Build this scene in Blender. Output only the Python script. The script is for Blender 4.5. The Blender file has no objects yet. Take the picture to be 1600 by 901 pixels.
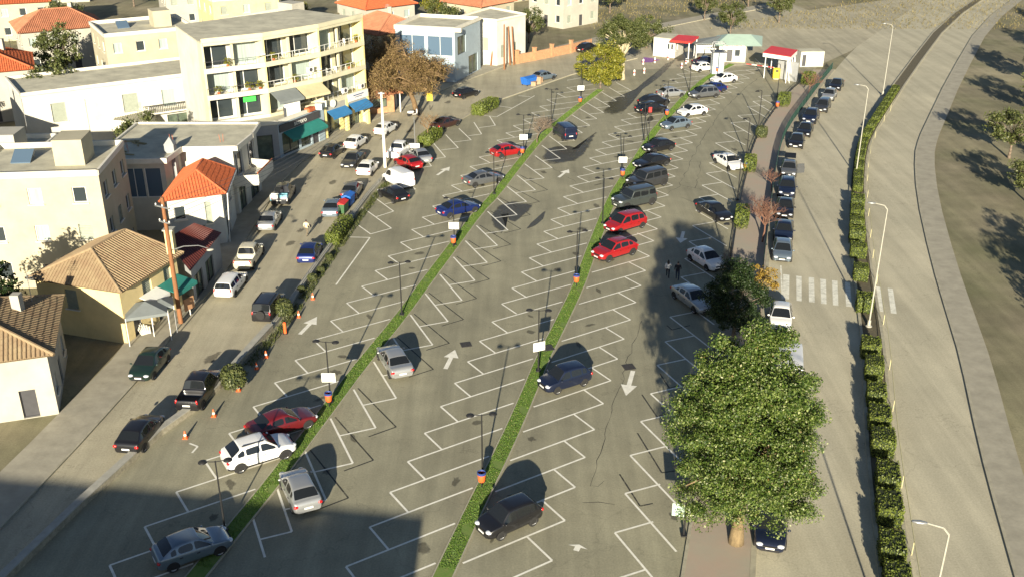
import bpy, bmesh, math, random
import numpy as np
from mathutils import Vector, Matrix
random.seed(7); RNG = np.random.default_rng(7)
R = math.radians
scene = bpy.context.scene
COL = scene.collection

# ------------------------------------------------------------------ camera, sky, sun, exposure
CAM_H, FPX, PITCH = 35.84, 1600.0, R(24.54)
cd = bpy.data.cameras.new('camera'); cam = bpy.data.objects.new('camera', cd); COL.objects.link(cam)
cd.sensor_width = 36.0; cd.lens = 36.0 * FPX / 1600.0; cd.clip_start = 0.5; cd.clip_end = 3000
cam.location = (0, 0, CAM_H); cam.rotation_euler = (math.pi/2 - PITCH, 0, 0)
scene.camera = cam
SUN_EL, SHADOW_AZ = R(15.0), R(5.0)
w = bpy.data.worlds.new('World'); scene.world = w; w.use_nodes = True
nt = w.node_tree; bg = nt.nodes['Background']
sky = nt.nodes.new('ShaderNodeTexSky'); sky.sky_type = 'NISHITA'; sky.sun_disc = False
sky.sun_elevation = SUN_EL; sky.sun_rotation = SHADOW_AZ + math.pi
sky.air_density = 0.7; sky.dust_density = 0.4; sky.ozone_density = 1.0
nt.links.new(sky.outputs[0], bg.inputs[0]); bg.inputs[1].default_value = 0.05
sd = bpy.data.lights.new('sun', 'SUN'); sun = bpy.data.objects.new('sun', sd); COL.objects.link(sun)
sd.energy = 5.0; sd.angle = R(0.5); sd.color = (1.0, 0.90, 0.71)
sun.rotation_euler = Vector((math.sin(SHADOW_AZ)*math.cos(SUN_EL), math.cos(SHADOW_AZ)*math.cos(SUN_EL), -math.sin(SUN_EL))).to_track_quat('-Z', 'Y').to_euler()
sun.location = (-10, -60, 60)
vs = scene.view_settings; vs.view_transform = 'Standard'; vs.look = 'None'; vs.gamma = 1.0; vs.exposure = 1.18; vs.use_curve_mapping = False

# ------------------------------------------------------------------ helpers
_fw = Vector((0, math.cos(PITCH), -math.sin(PITCH))); _up = Vector((0, math.sin(PITCH), math.cos(PITCH)))
def G(u, v, z=0.0):
    """photo pixel -> the point of the level plane at height z that it shows"""
    d = _fw*FPX + Vector((u-800, 0, 0)) - _up*(v-450.5)
    t = -(CAM_H - z)/d.z
    return Vector((d.x*t, d.y*t, z))
def GP(l, z=0.0): return [G(u, v, z) for u, v in l]
def tag(o, label=None, cat=None, group=None, kind=None):
    if label: o['label'] = label
    if cat: o['category'] = cat
    if group: o['group'] = group
    if kind: o['kind'] = kind
    return o
ORG = {}
def empty(name, loc, rz=0.0):
    o = bpy.data.objects.new(name, None); COL.objects.link(o); o.location = loc; o.rotation_euler = (0, 0, rz)
    o.empty_display_size = .3; ORG[o.name] = Vector(loc); return o
def thing(name, loc, label, cat, group=None, rz=0.0):
    return tag(empty(name, loc, rz), label, cat, group)
def link(name, me, parent=None, loc=None):
    o = bpy.data.objects.new(name, me); COL.objects.link(o)
    if parent: o.parent = parent
    if loc is not None: o.location = loc
    return o
class MB:
    def __init__(s): s.v = []; s.f = []; s.m = []; s.cm = 0
    def add(s, vs, fs):
        b = len(s.v); s.v += [tuple(p) for p in vs]; s.f += [tuple(b+i for i in f) for f in fs]; s.m += [s.cm]*len(fs); return s
    def box(s, c, size, rz=0.0, bev=0.0):
        hx, hy, hz = size[0]/2, size[1]/2, size[2]/2; ca, sa = math.cos(rz), math.sin(rz)
        vs = []
        for z in (-hz, hz):
            for x, y in ((-hx, -hy), (hx, -hy), (hx, hy), (-hx, hy)):
                vs.append((c[0]+x*ca-y*sa, c[1]+x*sa+y*ca, c[2]+z))
        return s.add(vs, [(3,2,1,0),(4,5,6,7),(0,1,5,4),(1,2,6,5),(2,3,7,6),(3,0,4,7)])
    def tube(s, p0, p1, r0, r1=None, n=8, caps=True):
        p0, p1 = Vector(p0), Vector(p1); r1 = r0 if r1 is None else r1
        d = (p1-p0)
        if d.length < 1e-6: return s
        d.normalize(); a = d.orthogonal().normalized(); b = d.cross(a)
        vs = []
        for p, r in ((p0, r0), (p1, r1)):
            for i in range(n):
                t = 2*math.pi*i/n; vs.append(p + a*(r*math.cos(t)) + b*(r*math.sin(t)))
        fs = [(i, (i+1) % n, n+(i+1) % n, n+i) for i in range(n)]
        if caps: fs += [tuple(range(n-1, -1, -1)), tuple(range(n, 2*n))]
        return s.add(vs, fs)
    def path(s, pts, radii, n=6):
        for i in range(len(pts)-1): s.tube(pts[i], pts[i+1], radii[i], radii[i+1], n, True)
        return s
    def prism(s, poly, z0, z1):
        n = len(poly); vs = [(p[0], p[1], z0) for p in poly] + [(p[0], p[1], z1) for p in poly]
        return s.add(vs, [tuple(range(n-1, -1, -1)), tuple(range(n, 2*n))] + [(i, (i+1) % n, n+(i+1) % n, n+i) for i in range(n)])
    def lathe(s, c, prof, n=12):
        vs = []; k = len(prof)
        for i in range(n):
            t = 2*math.pi*i/n
            for r, z in prof: vs.append((c[0]+r*math.cos(t), c[1]+r*math.sin(t), c[2]+z))
        fs = [(i*k+j, ((i+1) % n)*k+j, ((i+1) % n)*k+j+1, i*k+j+1) for i in range(n) for j in range(k-1)]
        return s.add(vs, fs)
    def ellipsoid(s, c, r, n=10, m=6, rz=0.0):
        vs = []; ca, sa = math.cos(rz), math.sin(rz)
        for j in range(m+1):
            ph = -math.pi/2 + math.pi*j/m
            for i in range(n):
                t = 2*math.pi*i/n; x = r[0]*math.cos(ph)*math.cos(t); y = r[1]*math.cos(ph)*math.sin(t)
                vs.append((c[0]+x*ca-y*sa, c[1]+x*sa+y*ca, c[2]+r[2]*math.sin(ph)))
        return s.add(vs, [(j*n+i, j*n+(i+1) % n, (j+1)*n+(i+1) % n, (j+1)*n+i) for j in range(m) for i in range(n)])
    def quad(s, a, b, c, d): return s.add([a, b, c, d], [(0, 1, 2, 3)])
    def mesh(s, name, mats, off=(0, 0, 0), smooth=False, angle=None):
        me = bpy.data.meshes.new(name)
        me.from_pydata([(p[0]-off[0], p[1]-off[1], p[2]-off[2]) for p in s.v], [], s.f)
        for m in (mats if isinstance(mats, (list, tuple)) else [mats]): me.materials.append(m)
        if isinstance(mats, (list, tuple)): me.polygons.foreach_set('material_index', s.m)
        if smooth:
            me.polygons.foreach_set('use_smooth', [True]*len(me.polygons))
            if angle: me.set_sharp_from_angle(angle=R(angle))
        me.update(); return me
    def build(s, name, mats, parent=None, smooth=False, angle=None, local=False):
        if parent is not None:
            off = (0, 0, 0) if local else ORG[parent.name]
            o = link(name, s.mesh(name, mats, off, smooth, angle), parent); ORG[o.name] = ORG.get(parent.name, Vector((0, 0, 0)))
        else:
            xs = [p[0] for p in s.v]; ys = [p[1] for p in s.v]; zs = [p[2] for p in s.v]
            off = Vector(((min(xs)+max(xs))/2, (min(ys)+max(ys))/2, min(zs)))
            o = link(name, s.mesh(name, mats, off, smooth, angle), None, off); ORG[o.name] = off
        return o
def part(name, mesh, parent, loc=(0, 0, 0), rz=0.0, mat=None):
    o = link(name, mesh, parent, loc); o.rotation_euler = (0, 0, rz)
    if mat is not None:
        o.material_slots[0].link = 'OBJECT'; o.material_slots[0].material = mat
    ORG[o.name] = Vector((0, 0, 0)); return o
def copy_tree(o, parent=None):
    c = o.copy(); COL.objects.link(c); c.parent = parent
    for ch in o.children: copy_tree(ch, c)
    return c
def resample(pts, step):
    out = [Vector(pts[0])]
    for a, b in zip(pts, pts[1:]):
        a, b = Vector(a), Vector(b); n = max(1, int((b-a).length/step))
        out += [a.lerp(b, i/n) for i in range(1, n+1)]
    return out
def smooth_poly(pts, it=2):
    p = [Vector(q) for q in pts]
    for _ in range(it):
        q = [p[0]]
        for a, b in zip(p, p[1:]): q += [a*.75+b*.25, a*.25+b*.75]
        q.append(p[-1]); p = q
    return p
def tang(pts, i):
    a = pts[max(0, i-1)]; b = pts[min(len(pts)-1, i+1)]; d = (b-a); d.z = 0; return d.normalized()
def offset(pts, d):
    out = []
    for i, p in enumerate(pts):
        t = tang(pts, i); out.append(p + Vector((-t.y, t.x, 0))*d)     # positive = left of travel
    return out
def ribbon(pts, d0, d1, z0, z1=None, mb=None):
    """sheet (or kerb-like bar when z1 given) that follows pts between side offsets d0 and d1"""
    mb = mb or MB(); a, b = offset(pts, d0), offset(pts, d1); n = len(pts)
    if z1 is None:
        mb.add([(p.x, p.y, z0) for p in a]+[(p.x, p.y, z0) for p in b], [(i, i+1, n+i+1, n+i) if d0 < d1 and False else (n+i, n+i+1, i+1, i) for i in range(n-1)])
    else:
        vs = [(p.x, p.y, z0) for p in a]+[(p.x, p.y, z0) for p in b]+[(p.x, p.y, z1) for p in a]+[(p.x, p.y, z1) for p in b]
        fs = []
        for i in range(n-1):
            fs += [(2*n+i, 2*n+i+1, 3*n+i+1, 3*n+i), (i, i+1, 2*n+i+1, 2*n+i), (n+i+1, n+i, 3*n+i, 3*n+i+1)]
        fs += [(0, n, 3*n, 2*n), (n-1, 2*n-1, 4*n-1, 3*n-1)]
        mb.add(vs, fs)
    return mb
def fast_mesh(name, V, Fq, mat):
    """V (n,3) array, Fq (m,k) int array"""
    me = bpy.data.meshes.new(name); k = Fq.shape[1]
    me.vertices.add(len(V)); me.vertices.foreach_set('co', np.ascontiguousarray(V, dtype=np.float32).ravel())
    me.loops.add(Fq.size); me.loops.foreach_set('vertex_index', np.ascontiguousarray(Fq, dtype=np.int32).ravel())
    me.polygons.add(len(Fq)); me.polygons.foreach_set('loop_start', np.arange(0, Fq.size, k, dtype=np.int32))
    me.polygons.foreach_set('loop_total', np.full(len(Fq), k, dtype=np.int32))
    me.update(calc_edges=True); me.materials.append(mat); return me

# ------------------------------------------------------------------ materials
def mat(name, col, rough=.7, var=.12, scale=3.0, bump=0.0, metal=0.0, coat=0.0, spec=.5, col2=None, detail=6, stretch=None, bscale=None):
    m = bpy.data.materials.new(name); m.use_nodes = True; t = m.node_tree; b = t.nodes['Principled BSDF']
    b.inputs['Roughness'].default_value = rough; b.inputs['Metallic'].default_value = metal
    b.inputs['Coat Weight'].default_value = coat; b.inputs['Coat Roughness'].default_value = .06; b.inputs['Specular IOR Level'].default_value = spec
    if var <= 0 and not bump:
        b.inputs['Base Color'].default_value = (*col, 1); return m
    tc = t.nodes.new('ShaderNodeTexCoord'); src = tc.outputs['Object']
    if stretch:
        mp = t.nodes.new('ShaderNodeMapping'); mp.inputs['Scale'].default_value = stretch; t.links.new(src, mp.inputs[0]); src = mp.outputs[0]
    nz = t.nodes.new('ShaderNodeTexNoise'); nz.inputs['Scale'].default_value = scale; nz.inputs['Detail'].default_value = detail; nz.inputs['Roughness'].default_value = .65
    t.links.new(src, nz.inputs['Vector'])
    mx = t.nodes.new('ShaderNodeMix'); mx.data_type = 'RGBA'
    c2 = col2 or tuple(min(1, c*(1+var)) for c in col); c1 = col if col2 else tuple(c*(1-var) for c in col)
    mx.inputs['A'].default_value = (*c1, 1); mx.inputs['B'].default_value = (*c2, 1)
    rp = t.nodes.new('ShaderNodeMapRange'); rp.inputs['From Min'].default_value = .3; rp.inputs['From Max'].default_value = .7
    t.links.new(nz.outputs['Fac'], rp.inputs[0]); t.links.new(rp.outputs[0], mx.inputs['Factor']); t.links.new(mx.outputs['Result'], b.inputs['Base Color'])
    if bump:
        bp = t.nodes.new('ShaderNodeBump'); bp.inputs['Strength'].default_value = bump; bp.inputs['Distance'].default_value = .03
        n2 = t.nodes.new('ShaderNodeTexNoise'); n2.inputs['Scale'].default_value = bscale or scale*6; n2.inputs['Detail'].default_value = 4
        t.links.new(src, n2.inputs['Vector']); t.links.new(n2.outputs['Fac'], bp.inputs['Height']); t.links.new(bp.outputs[0], b.inputs['Normal'])
    return m
def asphalt(name, base, tint, rough=.9, patch=.25, streak=None, mid=.14):
    """several scales of mottling, worn wheel tracks, fine aggregate, hairline cracks"""
    m = bpy.data.materials.new(name); m.use_nodes = True; t = m.node_tree; b = t.nodes['Principled BSDF']; L = t.links.new
    b.inputs['Roughness'].default_value = rough; b.inputs['Specular IOR Level'].default_value = .3
    tc = t.nodes.new('ShaderNodeTexCoord')
    def noise(sc, det=5, st=None):
        n = t.nodes.new('ShaderNodeTexNoise'); n.inputs['Scale'].default_value = sc; n.inputs['Detail'].default_value = det; n.inputs['Roughness'].default_value = .6
        if st:
            mp = t.nodes.new('ShaderNodeMapping'); mp.inputs['Scale'].default_value = st[:3]; mp.inputs['Rotation'].default_value = (0, 0, st[3]); L(tc.outputs['Object'], mp.inputs[0]); L(mp.outputs[0], n.inputs['Vector'])
        else: L(tc.outputs['Object'], n.inputs['Vector'])
        return n.outputs['Fac']
    def rng(x, a, c, lo, hi):
        r = t.nodes.new('ShaderNodeMapRange'); r.inputs[1].default_value = a; r.inputs[2].default_value = c; r.inputs[3].default_value = lo; r.inputs[4].default_value = hi; L(x, r.inputs[0]); return r.outputs[0]
    def mul(x, y):
        r = t.nodes.new('ShaderNodeMath'); r.operation = 'MULTIPLY'; L(x, r.inputs[0]); L(y, r.inputs[1]); return r.outputs[0]
    f = mul(rng(noise(.06, 4), .3, .7, 1-patch, 1+patch), rng(noise(.55, 6), .3, .7, 1-mid, 1+mid))
    f = mul(f, rng(noise(9, 3), .25, .75, .84, 1.16))
    f = mul(f, rng(noise(1.0, 4, (streak or (.9, .05, 1, R(-14)))), .35, .7, .86, 1.12))
    vr = t.nodes.new('ShaderNodeTexVoronoi'); vr.feature = 'DISTANCE_TO_EDGE'; vr.inputs['Scale'].default_value = .11
    dn = t.nodes.new('ShaderNodeMix'); dn.data_type = 'VECTOR'; dn.inputs['Factor'].default_value = .18
    nn = t.nodes.new('ShaderNodeTexNoise'); nn.inputs['Scale'].default_value = .8; nn.inputs['Detail'].default_value = 6; L(tc.outputs['Object'], nn.inputs['Vector'])
    ad = t.nodes.new('ShaderNodeVectorMath'); ad.operation = 'MULTIPLY_ADD'; ad.inputs[1].default_value = (3, 3, 3); L(nn.outputs['Color'], ad.inputs[0]); L(tc.outputs['Object'], ad.inputs[2])
    L(ad.outputs[0], vr.inputs['Vector'])
    f = mul(f, rng(vr.outputs['Distance'], .0, .006, .8, 1.0))
    mx = t.nodes.new('ShaderNodeMix'); mx.data_type = 'RGBA'; mx.inputs['A'].default_value = (*base, 1); mx.inputs['B'].default_value = (*tint, 1)
    L(rng(noise(.11, 2), .3, .7, 0, 1), mx.inputs['Factor'])
    vm = t.nodes.new('ShaderNodeVectorMath'); vm.operation = 'SCALE'; L(mx.outputs['Result'], vm.inputs[0]); L(f, vm.inputs['Scale']); L(vm.outputs[0], b.inputs['Base Color'])
    bp = t.nodes.new('ShaderNodeBump'); bp.inputs['Strength'].default_value = .25; bp.inputs['Distance'].default_value = .02
    L(noise(25, 3), bp.inputs['Height']); L(bp.outputs[0], b.inputs['Normal'])
    return m
def leafmat(name, ramp, rough=.5, trans=.25):
    m = bpy.data.materials.new(name); m.use_nodes = True; t = m.node_tree; b = t.nodes['Principled BSDF']; L = t.links.new
    g = t.nodes.new('ShaderNodeNewGeometry'); cr = t.nodes.new('ShaderNodeValToRGB'); e = cr.color_ramp.elements
    while len(e) < len(ramp): e.new(.5)
    for i, (p, c) in enumerate(ramp): e[i].position = p; e[i].color = (*c, 1)
    L(g.outputs['Random Per Island'], cr.inputs[0]); L(cr.outputs[0], b.inputs['Base Color']); b.inputs['Roughness'].default_value = rough
    b.inputs['Specular IOR Level'].default_value = .4
    tr = t.nodes.new('ShaderNodeBsdfTranslucent'); L(cr.outputs[0], tr.inputs[0]); ms = t.nodes.new('ShaderNodeMixShader'); ms.inputs[0].default_value = trans
    L(b.outputs[0], ms.inputs[1]); L(tr.outputs[0], ms.inputs[2]); L(ms.outputs[0], t.nodes['Material Output'].inputs[0])
    return m
def softmat(name, col, rough, alpha=.8, scale=1.6):
    """thin film on the asphalt (oil, water): faded by the sheet's own 'edge' attribute and noise"""
    m = bpy.data.materials.new(name); m.use_nodes = True; t = m.node_tree; b = t.nodes['Principled BSDF']; L = t.links.new
    b.inputs['Base Color'].default_value = (*col, 1); b.inputs['Roughness'].default_value = rough
    at = t.nodes.new('ShaderNodeAttribute'); at.attribute_name = 'edge'; tc = t.nodes.new('ShaderNodeTexCoord')
    n = t.nodes.new('ShaderNodeTexNoise'); n.inputs['Scale'].default_value = scale; n.inputs['Detail'].default_value = 6; L(tc.outputs['Object'], n.inputs['Vector'])
    a = t.nodes.new('ShaderNodeMath'); a.operation = 'ADD'; L(at.outputs['Fac'], a.inputs[0]); L(n.outputs['Fac'], a.inputs[1])
    r = t.nodes.new('ShaderNodeMapRange'); r.inputs[1].default_value = .62; r.inputs[2].default_value = 1.0; r.inputs[3].default_value = 0; r.inputs[4].default_value = alpha; L(a.outputs[0], r.inputs[0])
    tp = t.nodes.new('ShaderNodeBsdfTransparent'); ms = t.nodes.new('ShaderNodeMixShader'); L(r.outputs[0], ms.inputs[0]); L(tp.outputs[0], ms.inputs[1]); L(b.outputs[0], ms.inputs[2]); L(ms.outputs[0], t.nodes['Material Output'].inputs[0])
    return m
def paintline(name, col, wear=.35):
    """road paint worn through to the asphalt"""
    m = bpy.data.materials.new(name); m.use_nodes = True; t = m.node_tree; b = t.nodes['Principled BSDF']; L = t.links.new
    b.inputs['Base Color'].default_value = (*col, 1); b.inputs['Roughness'].default_value = .75
    tc = t.nodes.new('ShaderNodeTexCoord'); n = t.nodes.new('ShaderNodeTexNoise'); n.inputs['Scale'].default_value = 1.7; n.inputs['Detail'].default_value = 8; n.inputs['Roughness'].default_value = .75; L(tc.outputs['Object'], n.inputs['Vector'])
    r = t.nodes.new('ShaderNodeMapRange'); r.inputs[1].default_value = .3; r.inputs[2].default_value = .56; r.inputs[3].default_value = 1-wear*1.8; r.inputs[4].default_value = 1.0; L(n.outputs['Fac'], r.inputs[0])
    tp = t.nodes.new('ShaderNodeBsdfTransparent'); ms = t.nodes.new('ShaderNodeMixShader'); L(r.outputs[0], ms.inputs[0]); L(tp.outputs[0], ms.inputs[1]); L(b.outputs[0], ms.inputs[2]); L(ms.outputs[0], t.nodes['Material Output'].inputs[0])
    return m
M = {}
M['lot'] = asphalt('lot_asphalt', (.262, .25, .178), (.305, .287, .2), patch=.15, mid=.09)
M['street'] = asphalt('street_asphalt', (.375, .345, .25), (.43, .39, .28), patch=.13, streak=(.9, .05, 1, R(-10)), mid=.08)
M['road'] = asphalt('road_concrete', (.43, .40, .295), (.49, .45, .33), patch=.10, streak=(.7, .03, 1, R(-17)), mid=.05)
M['ground'] = asphalt('ground_earth', (.27, .235, .155), (.17, .165, .09), patch=.35)
M['pave'] = mat('pavement', (.34, .315, .245), .9, .18, .8, .3)
M['pinkpave'] = mat('paving_red', (.40, .30, .235), .9, .2, .35, .2, col2=(.34, .32, .25))
M['kerb'] = mat('kerb_concrete', (.36, .335, .25), .85, .2, 1.5, .3)
M['white_line'] = paintline('stall_paint', (.82, .80, .70), .14); M['old_line'] = paintline('blackout_paint', (.035, .035, .03), .5)
M['cross_line'] = paintline('crossing_paint', (.78, .77, .66), .25)
M['turf'] = mat('turf', (.105, .20, .03), .95, .35, 2.5, .6, col2=(.17, .22, .055))
M['soil'] = mat('soil', (.10, .085, .05), .95, .3, 3, .5)
M['oil'] = softmat('oil_stain', (.06, .056, .044), .75, .42, 3.5); M['wet'] = softmat('wet_asphalt', (.06, .056, .042), .42, .72, .9)
M['crack'] = mat('crack_seal', (.035, .032, .026), .85, .2, 4)
M['stone'] = mat('stone_wall', (.33, .30, .22), .9, .3, 4, .8); M['concrete'] = mat('concrete', (.36, .35, .30), .85, .15, 2, .3)
M['iron'] = mat('cast_iron', (.05, .045, .04), .6, .2, 5)
M['wallwhite'] = mat('white_render', (.56, .545, .475), .85, .14, .5, .15); M['cream'] = mat('cream_render', (.56, .53, .375), .85, .12, .5, .15)
M['yellowwall'] = mat('yellow_render', (.68, .55, .28), .85, .1, .8, .2); M['yellowcol'] = mat('yellow_column', (.72, .62, .27), .8, .08, 1)
M['greywall'] = mat('grey_render', (.30, .31, .31), .85, .12, .7, .2); M['paleblue'] = mat('pale_blue_cladding', (.34, .42, .47), .5, .1, 1)
M['glass'] = mat('dark_window_glass', (.035, .045, .05), .08, 0, spec=.8); M['bluepane'] = mat('blue_window_glass', (.09, .14, .20), .12, 0, spec=.8)
M['shopglass'] = mat('shop_glass', (.05, .065, .055), .1, .5, .9, spec=.8, col2=(.15, .19, .13))
M['frame'] = mat('white_frame', (.74, .74, .70), .5, .05, 3); M['darkframe'] = mat('dark_frame', (.06, .06, .065), .45, .1, 3)
M['curtain'] = mat('curtain_fabric', (.30, .36, .34), .9, .25, 2, stretch=(6, 6, .1)); M['shutter'] = mat('louvre_shutter', (.30, .33, .27), .7, .1, 3)
M['flatroof'] = mat('bitumen_roof', (.60, .57, .43), .95, .3, .55, .4, col2=(.36, .34, .26)); M['fascia'] = mat('fascia', (.68, .65, .55), .8, .08, 2)
M['tile'] = mat('clay_tile_orange', (.60, .15, .05), .8, .3, 2.6, .3, col2=(.40, .10, .04)); M['tileold'] = mat('clay_tile_old', (.34, .26, .15), .9, .5, 1.1, .4, col2=(.25, .165, .095)); M['tilepink'] = mat('clay_tile_far', (.42, .17, .09), .85, .25, .8, .3)
M['maroon'] = mat('maroon_sheet_roof', (.12, .028, .02), .55, .15, 1.5); M['redmetal'] = mat('red_sheet_roof', (.62, .035, .025), .45, .08, 1.5)
M['mint'] = mat('mint_sheet_roof', (.42, .55, .45), .55, .08, .8); M['corr'] = mat('corrugated_sheet', (.26, .25, .19), .7, .25, 1.2)
M['teal'] = mat('teal_canvas', (.02, .20, .17), .8, .12, 1.2); M['blueawn'] = mat('blue_canvas', (.03, .17, .38), .8, .12, 1.2); M['beigeawn'] = mat('beige_canvas', (.52, .46, .28), .8, .1, 1.2)
M['greyawn'] = mat('grey_canvas', (.17, .19, .19), .8, .12, 1.2); M['whitecloth'] = mat('white_canvas', (.72, .74, .7), .8, .06, 1.2); M['greenboard'] = mat('green_board', (.05, .55, .08), .6, .05, 2)
M['brick'] = mat('brick_wall', (.42, .23, .12), .9, .2, 3, .4); M['wood'] = mat('pole_wood', (.23, .10, .04), .85, .3, 2, .4, stretch=(4, 4, .4)); M['timber'] = mat('plank_timber', (.30, .25, .13), .85, .25, 2, .3)
M['black'] = mat('black_steel', (.018, .018, .018), .5, .15, 4); M['lampwhite'] = mat('galvanised_steel', (.40, .39, .33), .5, .12, 3, metal=.2); M['steel'] = mat('steel', (.36, .37, .37), .4, .12, 3, metal=.6)
M['sign'] = mat('sign_white', (.78, .77, .70), .55, .05, 3); M['orange'] = mat('orange_plastic', (.74, .13, .03), .5, .1, 3); M['navy'] = mat('navy_plastic', (.03, .06, .22), .5, .1, 3)
M['red'] = mat('red_paint', (.60, .03, .025), .5, .1, 3); M['yellow'] = mat('yellow_paint', (.80, .56, .02), .5, .06, 3); M['bluebin'] = mat('blue_container', (.02, .13, .48), .5, .15, 2); M['greenbin'] = mat('green_container', (.05, .12, .05), .6, .15, 2)
M['purple'] = mat('purple_paving', (.24, .10, .32), .8, .12, 2); M['card'] = mat('cardboard', (.36, .24, .15), .9, .2, 3)
M['greenfence'] = mat('green_fence', (.015, .045, .035), .55, .15, 3); M['wire'] = mat('cable', (.10, .10, .10), .6, 0)
M['bark'] = mat('bark', (.20, .145, .075), .95, .3, 3, .7, stretch=(3, 3, .6)); M['barkgrey'] = mat('bark_grey', (.17, .13, .095), .95, .3, 3, .6); M['barkpale'] = mat('bark_pale', (.46, .40, .26), .9, .25, 2, .5)
M['twig'] = mat('twig_brown', (.20, .13, .065), .95, .3, 2); M['twigred'] = mat('twig_red', (.17, .085, .055), .95, .25, 2)
M['leaf_big'] = leafmat('leaf_silver_green', [(0, (.02, .045, .007)), (.3, (.048, .09, .013)), (.6, (.098, .15, .024)), (.83, (.165, .215, .048)), (.95, (.27, .31, .12)), (.994, (.42, .44, .26)), (1, (.26, .14, .03))])
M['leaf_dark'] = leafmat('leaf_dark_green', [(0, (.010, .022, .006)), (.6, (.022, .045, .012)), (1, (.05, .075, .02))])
M['leaf_yellow'] = leafmat('leaf_yellow_green', [(0, (.07, .085, .01)), (.5, (.17, .18, .02)), (1, (.34, .30, .04))])
M['leaf_autumn'] = leafmat('leaf_autumn', [(0, (.12, .08, .015)), (.5, (.30, .18, .03)), (1, (.36, .28, .06))])
M['leaf_brown'] = leafmat('leaf_brown', [(0, (.09, .06, .025)), (.6, (.20, .135, .05)), (1, (.30, .22, .09))], .8)
M['leaf_hedge'] = leafmat('leaf_hedge', [(0, (.06, .085, .011)), (.5, (.125, .165, .022)), (1, (.20, .23, .05))])
M['leaf_olive'] = leafmat('leaf_olive', [(0, (.04, .055, .014)), (.5, (.085, .105, .03)), (1, (.16, .17, .06))])
M['grass'] = leafmat('grass_blade', [(0, (.06, .125, .015)), (.5, (.11, .21, .025)), (.9, (.18, .27, .045)), (1, (.3, .28, .1))], .6)
M['drygrass'] = leafmat('dry_grass', [(0, (.11, .10, .03)), (.5, (.22, .18, .07)), (1, (.34, .28, .12))], .8)
M['dull'] = mat('weathered_render', (.36, .345, .29), .9, .2, .45, .2, col2=(.46, .44, .37)); M['dullcream'] = mat('weathered_cream', (.38, .345, .24), .9, .2, .45, .2, col2=(.47, .43, .31))
M['core'] = mat('hedge_core', (.018, .028, .008), .95, .3, 3)
# ------------------------------------------------------------------ the setting
V3 = lambda x, y, z=0.0: Vector((x, y, z))
WALL_L = smooth_poly([V3(-29, 30)] + GP([(225,700),(330,625),(385,560),(440,500),(480,440),(545,350),(590,290),(650,235),(700,200),(760,165),(830,140),(910,112)]) + [V3(24, 173)], 1)
KERB_L = smooth_poly([V3(-31, 28)] + GP([(225,590),(283,505),(345,440),(400,350),(450,270),(520,222),(580,190),(640,165),(720,130),(800,100),(880,80)]) + [V3(30, 199), V3(60, 226)], 1)
FENCE = smooth_poly([V3(9.9, 32)] + GP([(1185,830),(1195,470),(1213,302),(1224,233),(1238,200),(1264,164),(1295,121)]) + [V3(58, 176), V3(76, 210), V3(100, 245)], 1)
LOT_R = smooth_poly([V3(6.2, 32), V3(9.8, 46), V3(14.2, 63)] + GP([(1137,431),(1146,369),(1155,312),(1166,270),(1174,232),(1192,198),(1212,170),(1233,145),(1251,130)]) + [V3(49, 164)], 1)
MED = smooth_poly([V3(16.5, 32)] + GP([(1360,785),(1350.6,672),(1346.5,543),(1340,490),(1329,396),(1325,298),(1333,235),(1346,206),(1362,182)]) + [V3(60, 158), V3(84, 204), V3(110, 244)], 1)
S1 = smooth_poly([V3(-19.2, 32)] + GP([(374,818),(430,749.6),(514,637.7),(565,570),(626,496),(669,437),(709,384),(746.5,333),(773,306.5),(806.7,262),(848.8,211),(884.4,182),(906.5,164.4),(938,141)]), 1)
S2 = smooth_poly([V3(-6.2, 32)] + GP([(728.7,822),(756.5,763.8),(789.8,697),(823,622),(848,560),(865,528),(904,448),(918.5,406.5),(937,358.5),(950.5,324),(966.5,292),(995.8,249.3),(1018.6,211),(1038,188),(1059.5,164.8),(1073.7,148.8),(1107,120),(1144,101)]), 1)
ground = MB().quad((-700, -200, 0), (700, -200, 0), (700, 1400, 0), (-700, 1400, 0)).build('ground', M['ground']); tag(ground, kind='structure')
def fan_sheet(name, left, right, z, m, kind='structure'):
    """sheet between two polylines that run the same way"""
    def arc(p, n):
        L = [0]
        for a, b in zip(p, p[1:]): L.append(L[-1]+(b-a).length)
        out = []
        for i in range(n):
            s = L[-1]*i/(n-1); k = min(max(j for j in range(len(L)) if L[j] <= s+1e-9), len(p)-2)
            out.append(p[k].lerp(p[k+1], (s-L[k])/max(1e-9, L[k+1]-L[k])))
        return out
    a, b = arc(left, 60), arc(right, 60); mb = MB(); n = 60
    mb.add([(p.x, p.y, z) for p in a]+[(p.x, p.y, z) for p in b], [(n+i, n+i+1, i+1, i) for i in range(n-1)])
    return tag(mb.build(name, m), kind=kind)
lot = fan_sheet('parking_lot', WALL_L, LOT_R, .008, M['lot'])
street = fan_sheet('side_street', KERB_L, WALL_L + [V3(62, 215)], .004, M['street'])
road = fan_sheet('main_road', FENCE, MED, .008, M['road'])
road2 = tag(ribbon(MED, -1.7, -6.9, .008).build('far_carriageway', M['road']), kind='structure')
plaza = tag(MB().add([(11,160.5,.012),(24,173.2,.012),(58,215,.012),(96,240,.012),(58,176.2,.012),(49,164.2,.012),(36,164,.012)], [(0,6,5,4,3,2,1)]).build('forecourt', M['street']), kind='structure')
pav = MB(); n = len(KERB_L); ribbon(KERB_L, 0.12, 3.2, .12, mb=pav); pav_o = tag(pav.build('pavement', M['pave']), kind='structure')
ribbon(KERB_L, 0.0, .14, -.02, .125).build('kerb', M['kerb'], pav_o)
pv = fan_sheet('planted_pavement', LOT_R[:-1], [p for p in offset(FENCE, .25) if p.y < 162], .115, M['pinkpave'])
ribbon(LOT_R[:-1], -.12, .06, -.02, .135).build('kerb', M['kerb'], pv)
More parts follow.
